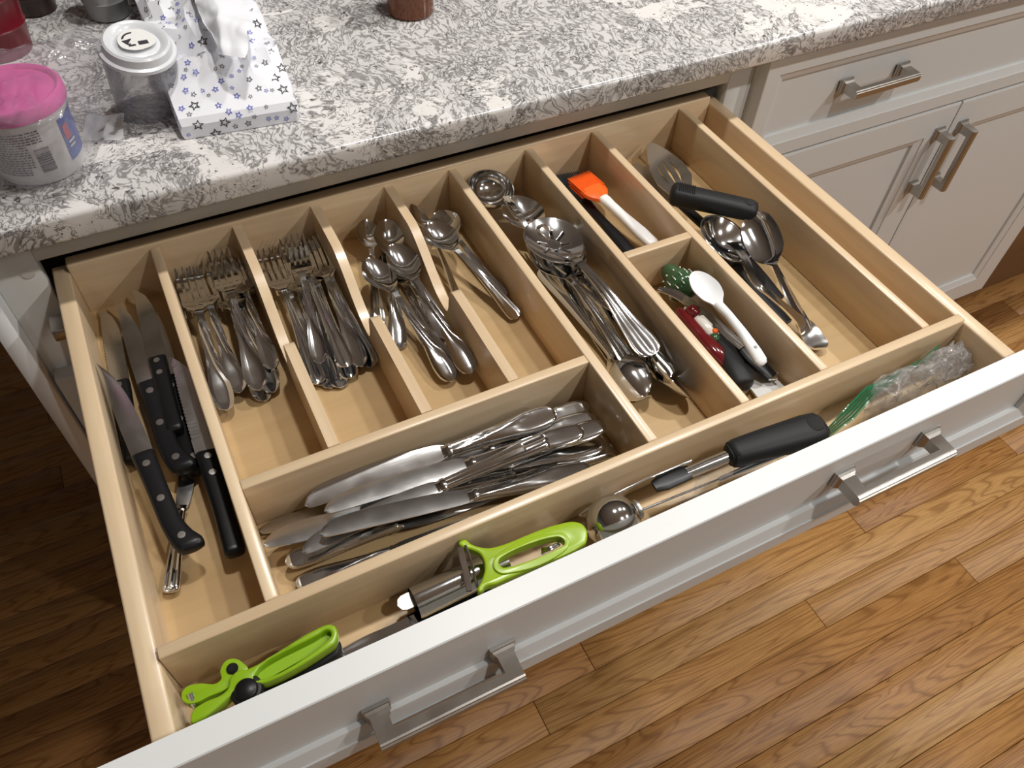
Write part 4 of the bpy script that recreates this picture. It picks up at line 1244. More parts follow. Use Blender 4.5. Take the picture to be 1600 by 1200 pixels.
o = link('head', t, None, MT['black_plastic']); o.matrix_world = Matrix.Translation(Vector((0.5669, 0.2067, -0.0460))) @ Matrix.Rotation(-0.7, 4, 'Z'); child2(o, world_dark)
world_part('handle', path_strip('handle', [(0.5652, 0.1867, -0.0460), (0.5622, 0.1365, -0.0490), (0.5612, 0.0936, -0.0520)], [0.006, 0.006, 0.007], 0.006), world_dark, 'black_plastic')

# ================================================================ front compartment
def pz(pts, z=None): return [(p[0], p[1]) for p in pts]
# can opener: two green arms, black grip and turning knob
e = empty('can_opener', (-0.0193, -0.0326, -0.0200)); tag(e, 'green and black can opener lying against the drawer side', 'can opener')
arm = pz([(-0.0663, -0.0500, -0.0140), (-0.0633, -0.0457, -0.0140), (-0.0571, -0.0441, -0.0140), (-0.0406, -0.0424, -0.0140), (-0.0363, -0.0355, -0.0140), (-0.0296, -0.0330, -0.0140), (-0.0248, -0.0348, -0.0140), (0.0289, -0.0277, -0.0140), (0.0360, -0.0290, -0.0140), (0.0389, -0.0330, -0.0140), (0.0352, -0.0426, -0.0140), (0.0288, -0.0450, -0.0140), (-0.0215, -0.0484, -0.0140), (-0.0257, -0.0445, -0.0140), (-0.0366, -0.0467, -0.0140), (-0.0488, -0.0514, -0.0140), (-0.0629, -0.0549, -0.0140), (-0.0667, -0.0535, -0.0140)])
inner = pz([(-0.0211, -0.0405, -0.0140), (0.0254, -0.0327, -0.0140), (0.0326, -0.0321, -0.0140), (0.0343, -0.0355, -0.0140), (0.0303, -0.0392, -0.0140), (-0.0197, -0.0450, -0.0140)])
world_part('arm', plate_mesh('arm', [arm, inner], -0.014, 0.011, 0.0016, 1), e, 'green_plastic')
fl = pz([(-0.0256, -0.0393, -0.0200), (0.0256, -0.0264, -0.0200), (0.0348, -0.0272, -0.0200), (0.0361, -0.0331, -0.0200), (0.0304, -0.0402, -0.0200), (-0.0211, -0.0454, -0.0200)])
tr = world_part('tray', plate_mesh('tray', [fl], -0.0205, 0.003, 0.0), e, 'green_plastic')
jaw = pz([(-0.0690, -0.0321, -0.0170), (-0.0652, -0.0278, -0.0170), (-0.0581, -0.0285, -0.0170), (-0.0434, -0.0332, -0.0170), (-0.0417, -0.0263, -0.0170), (-0.0365, -0.0215, -0.0170), (-0.0307, -0.0228, -0.0170), (-0.0264, -0.0284, -0.0170), (-0.0248, -0.0341, -0.0170), (-0.0306, -0.0361, -0.0170), (-0.0395, -0.0404, -0.0170), (-0.0533, -0.0407, -0.0170), (-0.0613, -0.0409, -0.0170), (-0.0674, -0.0380, -0.0170)])
hole_c = Vector((-0.0340, -0.0291, -0.0170))
hole = [(hole_c.x + 0.0042 * math.cos(a * PI / 8), hole_c.y + 0.0042 * math.sin(a * PI / 8)) for a in range(16)]
world_part('jaw', plate_mesh('jaw', [jaw], -0.017, 0.010, 0.0006, 1), e, 'green_plastic')
o = link('hub', lathe_mesh('hub', [(0, 0.001), (0.0026, 0.001), (0.0034, 0.0), (0.0040, 0.0), (0.0040, -0.006), (0, -0.006)], 20), None, MT['black_plastic']); o.matrix_world = Matrix.Translation(hole_c + Vector((0, 0, 0.0006))); child2(o, e)
knob = lathe_mesh('knob', [(0, 0.0), (0.0065, 0.0), (0.0075, -0.0008), (0.0078, -0.002), (0.0098, -0.0022), (0.0108, -0.0035), (0.0108, -0.016), (0, -0.016)], 28)
o = link('knob', knob, None, MT['black_plastic']); o.matrix_world = Matrix.Translation(Vector((-0.0289, -0.0484, -0.0120))); child2(o, e)
grip = pz([(-0.0248, -0.0417, -0.0300), (0.0289, -0.0377, -0.0300), (0.0356, -0.0347, -0.0300), (0.0383, -0.0381, -0.0300), (0.0351, -0.0459, -0.0300), (0.0292, -0.0481, -0.0300), (-0.0225, -0.0525, -0.0300), (-0.0277, -0.0490, -0.0300)])
world_part('grip', plate_mesh('grip', [grip], -0.026, 0.022, 0.003, 1), e, 'black_rubber')
world_part('cutting_wheel', tube_mesh('cutting_wheel', [(-0.0632, -0.0334, -0.0160), (-0.0632, -0.0399, -0.0200), (-0.0629, -0.0421, -0.0220)], 0.0022, 10), e, 'steel')

# apple corer: steel tube with a flat tongue
e = empty('apple_corer', (0.1228, -0.0248, -0.0400)); tag(e, 'short steel tube of an apple corer beneath the lime peeler', 'corer')
ax0, ax1 = Vector((0.0982, -0.0307, -0.0380)), Vector((0.1757, -0.0291, -0.0380)); L = (ax1 - ax0).length
M = frame_from(ax0, ax1)
rings = []
for x, r in ((0, 0.0128), (0.003, 0.0132), (L, 0.0122)): rings.append([(x, r * math.cos(2 * PI * k / 32), r * math.sin(2 * PI * k / 32)) for k in range(32)])
for x, r in ((L, 0.0112), (0.003, 0.0122), (0, 0.0120)): rings.append([(x, r * math.cos(2 * PI * k / 32), r * math.sin(2 * PI * k / 32)) for k in range(32)])
o = link('tube', loft_mesh('tube', rings, False), None, MT['steel']); o.matrix_world = M; child2(o, e)
tg = plate_mesh('tongue', [[(-0.0105, -0.0045), (-0.0125, 0.0), (-0.0105, 0.0045), (-0.007, 0.0062), (0.004, 0.0062), (0.004, -0.0062), (-0.007, -0.0062)]], 0.0, 0.0015)
o = link('tongue', tg, None, MT['steel_dull']); o.matrix_world = M @ Matrix.Translation((0, 0.003, 0.004)); child2(o, e)
# lime peeler
e = empty('vegetable_peeler', (0.1851, -0.0360, -0.0150)); tag(e, 'lime green Y shaped peeler with a clear crosswise blade', 'peeler')
Z = -.010
body = pz([(0.1448, -0.0094, -0.0100), (0.1483, -0.0098, -0.0100), (0.1524, -0.0172, -0.0100), (0.1596, -0.0236, -0.0100), (0.1664, -0.0263, -0.0100), (0.2240, -0.0307, -0.0100), (0.2342, -0.0349, -0.0100), (0.2376, -0.0409, -0.0100), (0.2349, -0.0495, -0.0100), (0.2294, -0.0541, -0.0100), (0.1623, -0.0540, -0.0100), (0.1544, -0.0541, -0.0100), (0.1464, -0.0525, -0.0100), (0.1421, -0.0548, -0.0100), (0.1400, -0.0538, -0.0100), (0.1466, -0.0464, -0.0100), (0.1528, -0.0380, -0.0100), (0.1542, -0.0270, -0.0100), (0.1508, -0.0218, -0.0100), (0.1435, -0.0135, -0.0100)])
slot_ = pz([(0.1638, -0.0392, -0.0100), (0.1687, -0.0369, -0.0100), (0.2121, -0.0398, -0.0100), (0.2160, -0.0429, -0.0100), (0.2157, -0.0475, -0.0100), (0.2115, -0.0491, -0.0100), (0.1686, -0.0467, -0.0100), (0.1639, -0.0445, -0.0100)])
world_part('body', plate_mesh('body', [body, slot_], -0.010, 0.009, 0.0018, 1), e, 'lime_plastic')
rimo = pz([(0.1591, -0.0390, -0.0085), (0.1671, -0.0335, -0.0085), (0.2137, -0.0366, -0.0085), (0.2203, -0.0410, -0.0085), (0.2183, -0.0497, -0.0085), (0.2112, -0.0534, -0.0085), (0.1672, -0.0515, -0.0085), (0.1594, -0.0471, -0.0085)])
world_part('slot_rim', plate_mesh('slot_rim', [rimo, slot_], -0.0085, 0.0035, 0.0006, 1), e, 'lime_plastic')
world_part('blade', path_strip('blade', [(0.1434, -0.0147, -0.0120), (0.1418, -0.0217, -0.0140), (0.1385, -0.0382, -0.0180), (0.1361, -0.0468, -0.0200)], [0.0022, 0.0024, 0.0024, 0.0022], 0.0025), e, 'steel')
world_part('blade_bar', tube_mesh('blade_bar', [(0.1472, -0.0159, -0.0100), (0.1462, -0.0284, -0.0120), (0.1421, -0.0484, -0.0160)], 0.0012, 8), e, 'steel')
world_part('potato_eye_tip', path_strip('potato_eye_tip', [(0.2003, -0.0415, -0.0200), (0.2049, -0.0437, -0.0160), (0.2142, -0.0433, -0.0160)], [0.003, 0.0018, 0.0015], 0.002), e, 'steel')
# tea infuser: ball with long wire tongs
e = empty('tea_infuser', (0.2674, -0.0362, -0.0300)); tag(e, 'steel ball of a wire handled tea infuser', 'tea infuser')
bm = bmesh.new(); bmesh.ops.create_uvsphere(bm, u_segments=40, v_segments=24, radius=0.0225)
t = bpy.data.meshes.new('ball'); bm.to_mesh(t); bm.free(); t.polygons.foreach_set('use_smooth', [True] * len(t.polygons))
o = link('ball', t, None, MT['steel']); o.matrix_world = Matrix.Translation(Vector((0.2676, -0.0389, -0.0300))); child2(o, e)
bc = Vector((0.2676, -0.0389, -0.0300))
cl = lathe_mesh('collar', [(0.0075, 0.0215), (0.0085, 0.0225), (0.0085, 0.0245), (0.0065, 0.0245), (0.0065, 0.0215)], 24)
o = link('collar', cl, None, MT['nickel']); o.matrix_world = frame_from(bc, (0.3002, -0.0373, -0.0280)) @ Matrix.Rotation(PI / 2, 4, 'Y'); child2(o, e)
world_part('wire', tube_mesh('wire', [(0.2457, -0.0219, -0.0300), (0.2553, -0.0205, -0.0280), (0.2755, -0.0208, -0.0220), (0.3087, -0.0210, -0.0180), (0.3402, -0.0227, -0.0160), (0.3516, -0.0232, -0.0160)], 0.0011, 8), e, 'steel')
world_part('wire', tube_mesh('wire', [(0.2922, -0.0401, -0.0280), (0.3176, -0.0402, -0.0300), (0.3501, -0.0405, -0.0320), (0.3903, -0.0412, -0.0340)], 0.0011, 8), e, 'steel')
# black swivel peeler
e = empty('vegetable_peeler', (0.4067, -0.0317, -0.0200)); tag(e, 'swivel peeler with thick black handle and hanging hole in front compartment', 'peeler')
a2, b2 = Vector((0.3832, -0.0324, -0.0160)), Vector((0.4734, -0.0456, -0.0100)); L = (b2 - a2).length
rk = [(-0.01, 0.006, 0.006), (0.0, 0.0085, 0.0085), (0.02, 0.0088, 0.0088), (0.025, 0.0105, 0.0098), (0.08, 0.0118, 0.0105), (0.4, 0.0135, 0.0110), (0.8, 0.0150, 0.0108), (0.94, 0.0142, 0.0098), (0.99, 0.0105, 0.0070), (1.0, 0.006, 0.004)]
o = link('handle', loft_mesh('handle', [ring_yz(u * L, 0, 0, hy, hz, 24, 2.8) for u, hy, hz in rk], deg=60), None, MT['black_rubber']); Mh = frame_from(a2, b2); o.matrix_world = Mh; child2(o, e)
hm = lathe_mesh('hang_hole', [(0, 0.0004), (0.0062, 0.0008), (0.0076, 0.0), (0.0076, -0.004), (0, -0.004)], 20)
o3 = link('hang_hole', hm, None, MT['dark_gap']); o3.matrix_world = Mh @ Matrix.Translation((L * 0.875, 0, 0.0104)); child2(o3, o)
world_part('shank', tube_mesh('shank', [(0.3848, -0.0324, -0.0170), (0.3634, -0.0308, -0.0190), (0.3432, -0.0296, -0.0210)], [0.0056, 0.0054, 0.0050], 14), e, 'steel')
world_part('blade', path_strip('blade', [(0.3457, -0.0309, -0.0190), (0.3359, -0.0290, -0.0210), (0.3244, -0.0277, -0.0230), (0.3136, -0.0273, -0.0250)], [0.0060, 0.0072, 0.0076, 0.0050], 0.005), e, 'black_plastic')
# skewer and clear wrapped piece near the front
e = empty('metal_skewer', (0.4131, -0.0455, -0.0300)); tag(e, 'flat narrow steel bar beside the black peeler handle', 'utensil')
world_part('bar', path_strip('bar', [(0.3666, -0.0456, -0.0240), (0.4010, -0.0478, -0.0200), (0.4377, -0.0516, -0.0160)], [0.0022, 0.0024, 0.0022], 0.0016), e, 'steel')
world_part('pin', tube_mesh('pin', [(0.4365, -0.0504, -0.0140), (0.4356, -0.0558, -0.0140)], 0.0012, 8), e, 'steel_dull')
# long flat steel spatula peeping out along the front
e = empty('palette_knife', (0.0633, -0.0360, -0.0450)); tag(e, 'thin steel blade edge lying along the drawer front', 'knife')
world_part('blade', path_strip('blade', [(0.0374, -0.0402, -0.0460), (0.0595, -0.0392, -0.0460), (0.0793, -0.0409, -0.0440), (0.0951, -0.0401, -0.0420)], [0.0035, 0.0045, 0.0050, 0.0040], 0.0016), e, 'steel')
world_part('handle', path_strip('handle', [(0.0897, -0.0405, -0.0440), (0.1211, -0.0402, -0.0480), (0.1639, -0.0423, -0.0500)], [0.006, 0.008, 0.007], 0.006), e, 'black_plastic')

# ------------------------------------------------ crumpled film bags
def crumple(name, quad_rows, nx, ny, amp, freq, seed, mat, parent, zmin=None, xmax=9.0):
    """bilinear-lofted sheet through rows of points, crumpled with creased noise"""
    R_ = len(quad_rows); Cn = len(quad_rows[0])
    verts, faces = [], []
    for j in range(ny + 1):
        v = j / ny * (R_ - 1); j0 = min(int(v), R_ - 2); tv = v - j0
        for i in range(nx + 1):
            u = i / nx * (Cn - 1); i0 = min(int(u), Cn - 2); tu = u - i0
            a = Vector(quad_rows[j0][i0]).lerp(Vector(quad_rows[j0][i0 + 1]), tu)
            b = Vector(quad_rows[j0 + 1][i0]).lerp(Vector(quad_rows[j0 + 1][i0 + 1]), tu)
            p = a.lerp(b, tv)
            q = p * freq + Vector((seed, seed * 2.3, 0))
            r1 = noise.noise(q); r2 = noise.noise(q * 2.1 + Vector((5, 1, 2))); r3 = noise.noise(q * 0.7 + Vector((1, 9, 4)))
            d = amp * (abs(r1) * 1.4 - 0.3 + 0.6 * abs(r2) + 0.5 * r3)
            p = p + Vector((amp * 0.5 * r2, amp * 0.5 * r3, d))
            if zmin is not None: p.z = max(p.z, zmin)
            p.x = min(p.x, xmax + 0.0012 * r1)
            verts.append(p)
    for j in range(ny):
        for i in range(nx):
            a = j * (nx + 1) + i
            faces.append((a, a + 1, a + nx + 2, a + nx + 1))
    me = mesh(name, verts, faces, True)
    o = link(name, me, None, MT[mat])
    if parent is not None: child(o, parent)
    return o

e = empty('zip_bag', (0.5896, -0.0377, -0.0400)); tag(e, 'crumpled clear plastic zip bag with green seal strip in drawer corner', 'plastic bag')
rows = [[(0.5347, -0.0411, -0.0400), (0.5651, -0.0468, -0.0260), (0.6019, -0.0476, -0.0220), (0.6509, -0.0451, -0.0300), (0.6926, -0.0405, -0.0460)],
        [(0.5362, -0.0367, -0.0240), (0.5589, -0.0419, -0.0060), (0.5983, -0.0415, -0.0030), (0.6466, -0.0381, -0.0120), (0.6944, -0.0351, -0.0400)],
        [(0.5467, -0.0282, -0.0140), (0.5711, -0.0321, -0.0040), (0.6094, -0.0323, -0.0020), (0.6555, -0.0269, -0.0140), (0.7055, -0.0232, -0.0440)],
        [(0.5830, -0.0178, -0.0300), (0.6033, -0.0217, -0.0220), (0.6359, -0.0210, -0.0200), (0.6707, -0.0181, -0.0300), (0.7099, -0.0145, -0.0500)]]
crumple('film', rows, 60, 44, 0.010, 75, 1.0, 'bag_film', e, ZB + 0.001, XR - 0.002)
rows2 = [[tuple(Vector(p) + Vector((0.003, -0.002, -0.010))) for p in r] for r in rows]
crumple('inner_film', rows2, 50, 36, 0.010, 90, 4.0, 'bag_film', e, ZB + 0.001, XR - 0.004)
seal = [[(0.4808, -0.0440, -0.0220), (0.5070, -0.0362, -0.0160), (0.5408, -0.0263, -0.0140), (0.5821, -0.0235, -0.0160), (0.6173, -0.0207, -0.0160), (0.6440, -0.0153, -0.0140)],
        [(0.4815, -0.0503, -0.0260), (0.5126, -0.0465, -0.0220), (0.5464, -0.0351, -0.0200), (0.5857, -0.0281, -0.0220), (0.6210, -0.0254, -0.0220), (0.6437, -0.0183, -0.0200)]]
crumple('seal_strip', seal, 60, 6, 0.0012, 50, 2.0, 'green_film', e)
ridges = []
for k in range(4):
    t = 0.2 + 0.2 * k
    pts = [Vector(seal[0][i]).lerp(Vector(seal[1][i]), t) + Vector((0, 0, 0.001)) for i in range(3)]
    ridges.append((tube_mesh('t', pts, 0.0006, 5), Matrix.Identity(4)))
world_part('zip_ridges', join_meshes('zip_ridges', ridges), e, 'green_ceramic')
e = empty('film_scrap', (0.3684, -0.0365, -0.0400)); tag(e, 'small scrap of clear plastic wrap under the steel bar', 'plastic wrap')
crumple('film', [[(0.3470, -0.0399, -0.0440), (0.3784, -0.0413, -0.0400), (0.4502, -0.0459, -0.0360)], [(0.3564, -0.0315, -0.0320), (0.3867, -0.0352, -0.0300), (0.4513, -0.0374, -0.0300)]], 30, 12, 0.006, 90, 7.0, 'bag_film', e, ZB + 0.001)
WM.clear()

# ================================================================ things on the worktop
CT = 0.0862
# tub with a pink lid
_q = (-0.0582, 0.4556, 0.0862)
tc_ = (_q[0], _q[1], CT)
e = empty('plastic_tub', tc_); tag(e, 'round white plastic tub with a bright pink lid', 'tub')
H = 0.068
KZ = H / 0.098
def tr_(z): return lerp(0.0365, 0.0395, z / H)
def zs(pr): return [(r, z * KZ) for r, z in pr]
tub = lathe_mesh('body', zs([(0, 0.0), (0.033, 0.0), (0.0358, 0.0015), (0.0366, 0.005), (tr_(0.042), 0.06), (tr_(0.056), 0.080), (0.0408, 0.083), (0.0410, 0.088), (0.0395, 0.090), (0.038, 0.092), (0, 0.092)]), 56)
link('body', tub, e, MT['white_plastic'])
lidm = lathe_mesh('lid', zs([(0.0408, 0.0885), (0.0424, 0.0888), (0.0428, 0.0910), (0.0424, 0.1030), (0.0410, 0.1060), (0.0392, 0.1065), (0.0374, 0.1050), (0.0362, 0.1020), (0, 0.1015)]), 56)
link('lid', lidm, e, MT['pink_plastic'])
def on_tub(ang, z, off=0.0003):
    r = tr_(z) + off
    return Vector((r * math.cos(ang), r * math.sin(ang), z))
def tub_patch(cells, name, mat, off=0.0004):
    v, f = [], []
    for a0, a1, z0, z1 in cells:
        z0 *= KZ; z1 *= KZ
        n = max(1, int(abs(a1 - a0) / 0.08))
        for i in range(n):
            b0, b1 = lerp(a0, a1, i / n), lerp(a0, a1, (i + 1) / n)
            k = len(v)
            v += [on_tub(b0, z0, off), on_tub(b1, z0, off), on_tub(b1, z1, off), on_tub(b0, z1, off)]
            f.append((k, k + 1, k + 2, k + 3))
    link(name, mesh(name, v, f), e, MT[mat])
rt = random.Random(5)
cells = []
A0, A1 = -2.62, -1.28
for line in range(17):
    z = 0.075 - line * 0.0036
    a = A0 + rt.uniform(0, 0.05)
    a_end = A1 if line < 5 else (-1.62 if line < 14 else -1.75)
    while a < a_end:
        w = rt.uniform(0.03, 0.12)
        cells.append((a, min(a + w, a_end), z, z + 0.0017)); a += w + 0.022
tub_patch(cells, 'label_text', 'ink_black')
tub_patch([(-1.58, -1.16, 0.016, 0.054)], 'barcode_field', 'white_plastic', 0.0004)
bars = []; z = 0.019
while z < 0.052:
    h = rt.choice((0.0006, 0.0009, 0.0014, 0.0020)); bars.append((-1.54, -1.22, z, min(z + h, 0.0525))); z += h + rt.choice((0.0006, 0.0010))
tub_patch(bars, 'barcode', 'ink_black', 0.0007)
tub_patch([(-0.80, 0.5, 0.018, 0.076)], 'label_panel', 'label_blue', 0.0004)
tub_patch([(-0.74, -0.55, 0.046, 0.066)], 'label_emblem', 'label_red', 0.0007)
tub_patch([(-0.70, -0.45, 0.040, 0.043), (-0.70, -0.5, 0.034, 0.037)], 'label_letters', 'white_plastic', 0.0008)

# clear bag over the tub and beside it
e = empty('plastic_bag', (-0.02, 0.48, CT)); tag(e, 'loose clear plastic bag draped over the pink lidded tub', 'plastic bag')
rows = [[(-0.1095, 0.4305, 0.0920), (-0.0941, 0.4227, 0.0940), (-0.0702, 0.4062, 0.0940), (-0.0455, 0.4021, 0.0920), (-0.0229, 0.4189, 0.0890)],
        [(-0.0816, 0.4113, 0.1600), (-0.0630, 0.3905, 0.1640), (-0.0402, 0.3845, 0.1640), (-0.0212, 0.3952, 0.1600), (-0.0110, 0.4305, 0.1150)],
        [(-0.0738, 0.4813, 0.1660), (-0.0518, 0.4723, 0.1670), (-0.0299, 0.4653, 0.1670), (-0.0117, 0.4347, 0.1650), (0.0035, 0.4716, 0.1100)],
        [(-0.0720, 0.5058, 0.1660), (-0.0412, 0.4918, 0.1700), (-0.0092, 0.4933, 0.1720), (0.0128, 0.4918, 0.1600), (0.0202, 0.5022, 0.1020)],
        [(-0.0733, 0.5232, 0.1600), (-0.0257, 0.5099, 0.1650), (0.0146, 0.5218, 0.1680), (0.0452, 0.4822, 0.1550), (0.0684, 0.4935, 0.1300)]]
crumple('film', rows, 80, 60, 0.0045, 40, 3.0, 'clear_film', e, CT + 0.0008)
flap = crumple('flap', [[(-0.0221, 0.4720, 0.0880), (0.0133, 0.4578, 0.0900)], [(-0.0106, 0.4951, 0.1000), (0.0221, 0.4903, 0.0960)]], 12, 8, 0.002, 60, 2.0, 'lid_film', e, CT + 0.0006)

# clear takeaway cup with domed lid lying back on the worktop
e = empty('plastic_lid_cup', (0.0528, 0.5017, 0.1500)); tag(e, 'clear plastic cup with a white lid and printed sticker, tilted towards the drawer', 'cup')
cc = Vector((0.0531, 0.4923, 0.1600))
nrm = Vector((0.12, -0.22, 1.0))
nrm.normalize()
xq = Vector((1, 0.15, 0)); yq = nrm.cross(xq).normalized(); xq = yq.cross(nrm)
ML = Matrix((xq, yq, nrm)).transposed().to_4x4(); ML.translation = cc
lidp = lathe_mesh('lid', [(0, 0.0), (0.017, 0.0), (0.020, -0.0015), (0.023, 0.002), (0.027, 0.003), (0.0290, 0.0015), (0.0305, -0.005), (0.0335, -0.006), (0.0340, -0.009), (0.0325, -0.010)], 48)
o = link('lid', lidp, None, MT['lid_plastic']); o.matrix_world = ML; child2(o, e)
cupm = lathe_mesh('cup_wall', [(0.0325, -0.009), (0.0300, -0.050), (0.0270, -0.085), (0.0, -0.086)], 40)
o = link('cup_wall', cupm, None, MT['clear_film']); o.matrix_world = ML; child2(o, e)
st = plate_mesh('sticker', [[(-0.016, -0.004), (-0.010, 0.010), (0.004, 0.0135), (0.014, 0.006), (0.016, -0.006), (0.004, -0.0135), (-0.010, -0.012)]], 0.0035, 0.0006, 0, 1)
o = link('sticker', st, None, MT['white_plastic']); o.matrix_world = ML; child2(o, e)
arc = [(-0.002 + 0.0105 * math.cos(a), -0.001 + 0.0105 * math.sin(a)) for a in [1.4 + 0.14 * i for i in range(11)]]
arw = [(x * 1.0, y * 1.0) for x, y in arc] + [(x * 0.74 - 0.001, y * 0.74 + 0.001) for x, y in reversed(arc)]
head_ = [(-0.0125, 0.0), (-0.0035, 0.0012), (-0.0095, -0.0058)]
pr_ = [(plate_mesh('t', [arw], 0.0040, 0.0003), Matrix.Identity(4)), (plate_mesh('t', [head_], 0.0040, 0.0003), Matrix.Identity(4))]
for bx, by, bw_, bh in ((0.0, -0.0085, 0.0085, 0.0042), (-0.009, -0.0085, 0.006, 0.0018), (-0.0095, -0.0060, 0.003, 0.0012)):
    pr_.append((box_mesh('t', bx, bx + bw_, by, by + bh, 0.0037, 0.0040), Matrix.Identity(4)))
for k in range(6): pr_.append((box_mesh('t', 0.0005 + 0.0014 * k, 0.0012 + 0.0014 * k, -0.0040, -0.0036, 0.0037, 0.0040), Matrix.Identity(4)))
o2 = link('sticker_print', join_meshes('sticker_print', pr_), None, MT['ink_black']); o2.matrix_world = ML; child2(o2, o)

# paper bag printed with stars, lying on its back with the bottom end facing the drawer
e = empty('paper_bag', (0.14, 0.50, CT)); tag(e, 'white crumpled paper bag printed with blue and black stars', 'paper bag')
PA, PB = Vector((0.0657, 0.4407, 0.0865)), Vector((0.1700, 0.4296, 0.0865))
ux = (PB - PA).normalized(); uy = Vector((-ux.y, ux.x, 0)); W_ = (PB - PA).length
def bagpt(s, y, z): return PA + ux * (s * W_) + uy * y + Vector((0, 0, z))
secs = []
for y, wl, wr, h, bul in ((0.000, 0.00, 1.00, 0.013, 0.000), (0.004, -0.01, 1.03, 0.019, 0.000), (0.040, -0.03, 1.02, 0.032, 0.004), (0.085, -0.07, 0.98, 0.046, 0.008),
                     (0.130, -0.12, 0.92, 0.056, 0.010), (0.175, -0.14, 0.88, 0.062, 0.008), (0.230, -0.12, 0.86, 0.064, 0.004), (0.300, -0.14, 0.86, 0.062, 0.0)):
    ring = []
    for k in range(10): ring.append((lerp(wl, wr, k / 9), y, 0.0))                                    # under side
    for k in range(1, 5): ring.append((wr + 0.02 * math.sin(PI * k / 5), y, h * k / 5))               # side
    for k in range(12): ring.append((lerp(wr, wl, k / 11), y, h + bul * math.sin(PI * k / 11)))       # upper side
    for k in range(1, 5): ring.append((wl - 0.02 * math.sin(PI * k / 5), y, h * (1 - k / 5)))
    secs.append(ring)
fine_secs = []
for i in range(len(secs) - 1):
    n = 1 if i == 0 else 5
    for k in range(n):
        t = k / n
        fine_secs.append([tuple(lerp(a[c], b[c], t) for c in range(3)) for a, b in zip(secs[i], secs[i + 1])])
fine_secs.append(secs[-1])
rings = []
for ring in fine_secs:
    out = []
    for s, y, z in ring:
        p = bagpt(s, y, z)
        if z > 0.002:
            q = p * 26
            am = 0.019 * min(1, max(0, y - 0.006) / 0.05)
            crs = (1 - abs(noise.noise(q)) * 2.2) * 0.6 + 0.8 * noise.noise(q * 1.9 + Vector((3, 1, 0)))
            p = p + Vector((am * 0.35 * noise.noise(q + Vector((9, 2, 5))), am * 0.35 * noise.noise(q + Vector((1, 7, 3))), am * crs * (z / 0.06)))
        p.z = max(p.z, CT)
        out.append(p)
    rings.append(out)
bag_me = loft_mesh('paper', rings, True, True, 22)
world_part('paper', bag_me, e, 'paper')
# stars printed on the outside: outline stars laid on the paper
def star_mesh(cells, name, mat):
    v, f = [], []
    for c, n, ang, R1 in cells:
        n = n.normalized(); a = n.cross(Vector((0.3, 0.2, 1))).normalized(); b = n.cross(a)
        k = len(v)
        for lay in (1.0, 0.62):
            for i in range(10):
                r = (R1 if i % 2 == 0 else R1 * 0.46) * (lay if lay == 1.0 else (0.66 if i % 2 == 0 else 0.56))
                t = ang + i * PI / 5
                v.append(c + n * 0.0006 + a * (r * math.cos(t)) + b * (r * math.sin(t)))
        for i in range(10):
            j = (i + 1) % 10
            f.append((k + i, k + j, k + 10 + j, k + 10 + i))
    world_part(name, mesh(name, v, f), e, mat)['kind'] = 'stuff'
rs = random.Random(11)
bm = bmesh.new(); bm.from_mesh(bag_me); bmesh.ops.triangulate(bm, faces=bm.faces[:])
bm.normal_update()
tris = [(f.calc_area() * (1.0 if (f.normal.z > 0.25 or f.normal.y < -0.4 or f.normal.x < -0.4) else 0.0), [v.co.copy() for v in f.verts], f.normal.copy()) for f in bm.faces if f.calc_center_median().z > CT + 0.004]
bm.free()
tot = sum(t[0] for t in tris)
placed = []; sets = {'black': [], 'blue': [], 'grey': []}
tries = 0
while len(placed) < 330 and tries < 12000:
    tries += 1
    x = rs.random() * tot
    for ar, vs, nn in tris:
        x -= ar
        if x <= 0: break
    r1, r2 = rs.random(), rs.random()
    if r1 + r2 > 1: r1, r2 = 1 - r1, 1 - r2
    c = vs[0] + (vs[1] - vs[0]) * r1 + (vs[2] - vs[0]) * r2
    R1 = rs.choice((0.0024, 0.0028, 0.0030, 0.0036, 0.0036, 0.0058))
    if any((c - q).length < (R1 + rr) * 1.12 for q, rr in placed): continue
    placed.append((c, R1))
    key = 'black' if R1 > 0.005 else rs.choice(('blue', 'blue', 'black', 'black'))
    sets[key].append((c, nn, rs.uniform(0, 6.3), R1))
star_mesh(sets['black'], 'black_stars', 'ink_black'); star_mesh(sets['blue'], 'blue_stars', 'ink_blue')
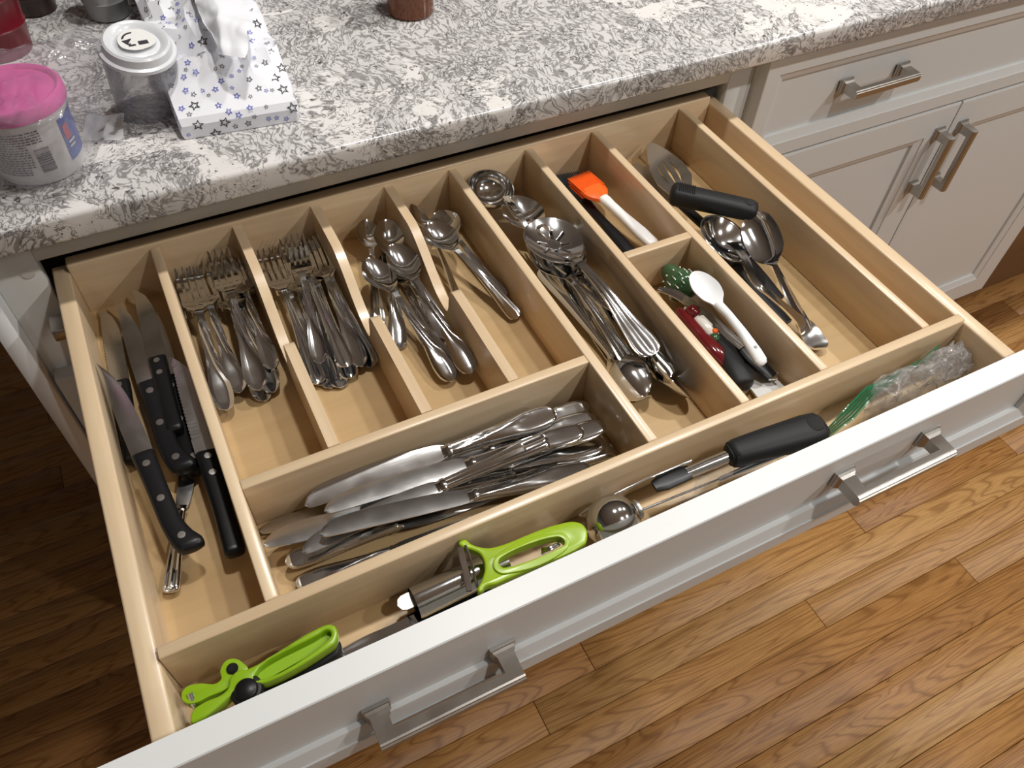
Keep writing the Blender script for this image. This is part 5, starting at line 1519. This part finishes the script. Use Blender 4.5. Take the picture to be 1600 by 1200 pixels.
# tissue pushed into the bag
crumple('tissue', [[(0.1174, 0.4992, 0.1600), (0.1212, 0.4566, 0.1500), (0.1381, 0.4446, 0.1500)], [(0.1168, 0.5339, 0.1660), (0.1300, 0.4920, 0.1700), (0.1548, 0.4793, 0.1620)], [(0.1224, 0.6029, 0.1640), (0.1439, 0.5794, 0.1700), (0.1751, 0.5711, 0.1620)]], 30, 24, 0.0045, 34, 8.0, 'paper', e)

# tumbler of amber drink
gc = (0.3589, 0.5970, 0.0865)
e = empty('drink_glass', (gc[0], gc[1], CT)); tag(e, 'clear tumbler of amber brown drink at the back of the worktop', 'glass')
gl = lathe_mesh('tumbler', [(0, 0.0), (0.0245, 0.0), (0.0262, 0.0015), (0.0268, 0.004), (0.0285, 0.11), (0.0272, 0.11), (0.0256, 0.006), (0, 0.005)], 48)
link('tumbler', gl, e, MT['amber_glass'])
dk = lathe_mesh('drink', [(0, 0.0055), (0.0252, 0.0062), (0.0266, 0.085), (0, 0.085)], 48)
link('drink', dk, e, MT['amber_drink'])
# red cup, dark jar, grey cup at the back corner
rc = (-0.0792, 0.6731, 0.0865)
def cup(name, label, cat, c, r0, r1, h, mat, ridges=()):
    e = empty(name, (c[0], c[1], CT)); tag(e, label, cat)
    prof = [(0, 0.0), (r0 - 0.002, 0.0), (r0, 0.0015)]
    for z in ridges: prof += [(lerp(r0, r1, z / h), z - 0.002), (lerp(r0, r1, z / h) + 0.0012, z), (lerp(r0, r1, z / h), z + 0.002)]
    prof += [(r1, h - 0.002), (r1 + 0.0015, h - 0.001), (r1 + 0.001, h), (r1 - 0.001, h)]
    prof += [(r0 - 0.0015, 0.003), (0, 0.003)]
    link('body', lathe_mesh('body', prof, 48), e, MT[mat])
    return e
cup('plastic_cup', 'dark red plastic cup behind the pink lidded tub', 'cup', (-0.0724, 0.6803, 0.0865), 0.030, 0.041, 0.11, 'red_plastic', (0.03, 0.06))
cup('dark_jar', 'dark brown jar behind the red cup', 'jar', (-0.0299, 0.7617, 0.0865), 0.022, 0.024, 0.08, 'dark_brown', (0.02,))
cup('small_cup', 'grey translucent cup beside the paper bag', 'cup', (0.0427, 0.7187, 0.0865), 0.022, 0.027, 0.07, 'grey_plastic', (0.02, 0.045))

# ================================================================ lift the whole place so that the floor lies at zero
for o in bpy.data.objects:
    if o.parent is None: o.location.z += LIFT
bpy.context.view_layer.update()
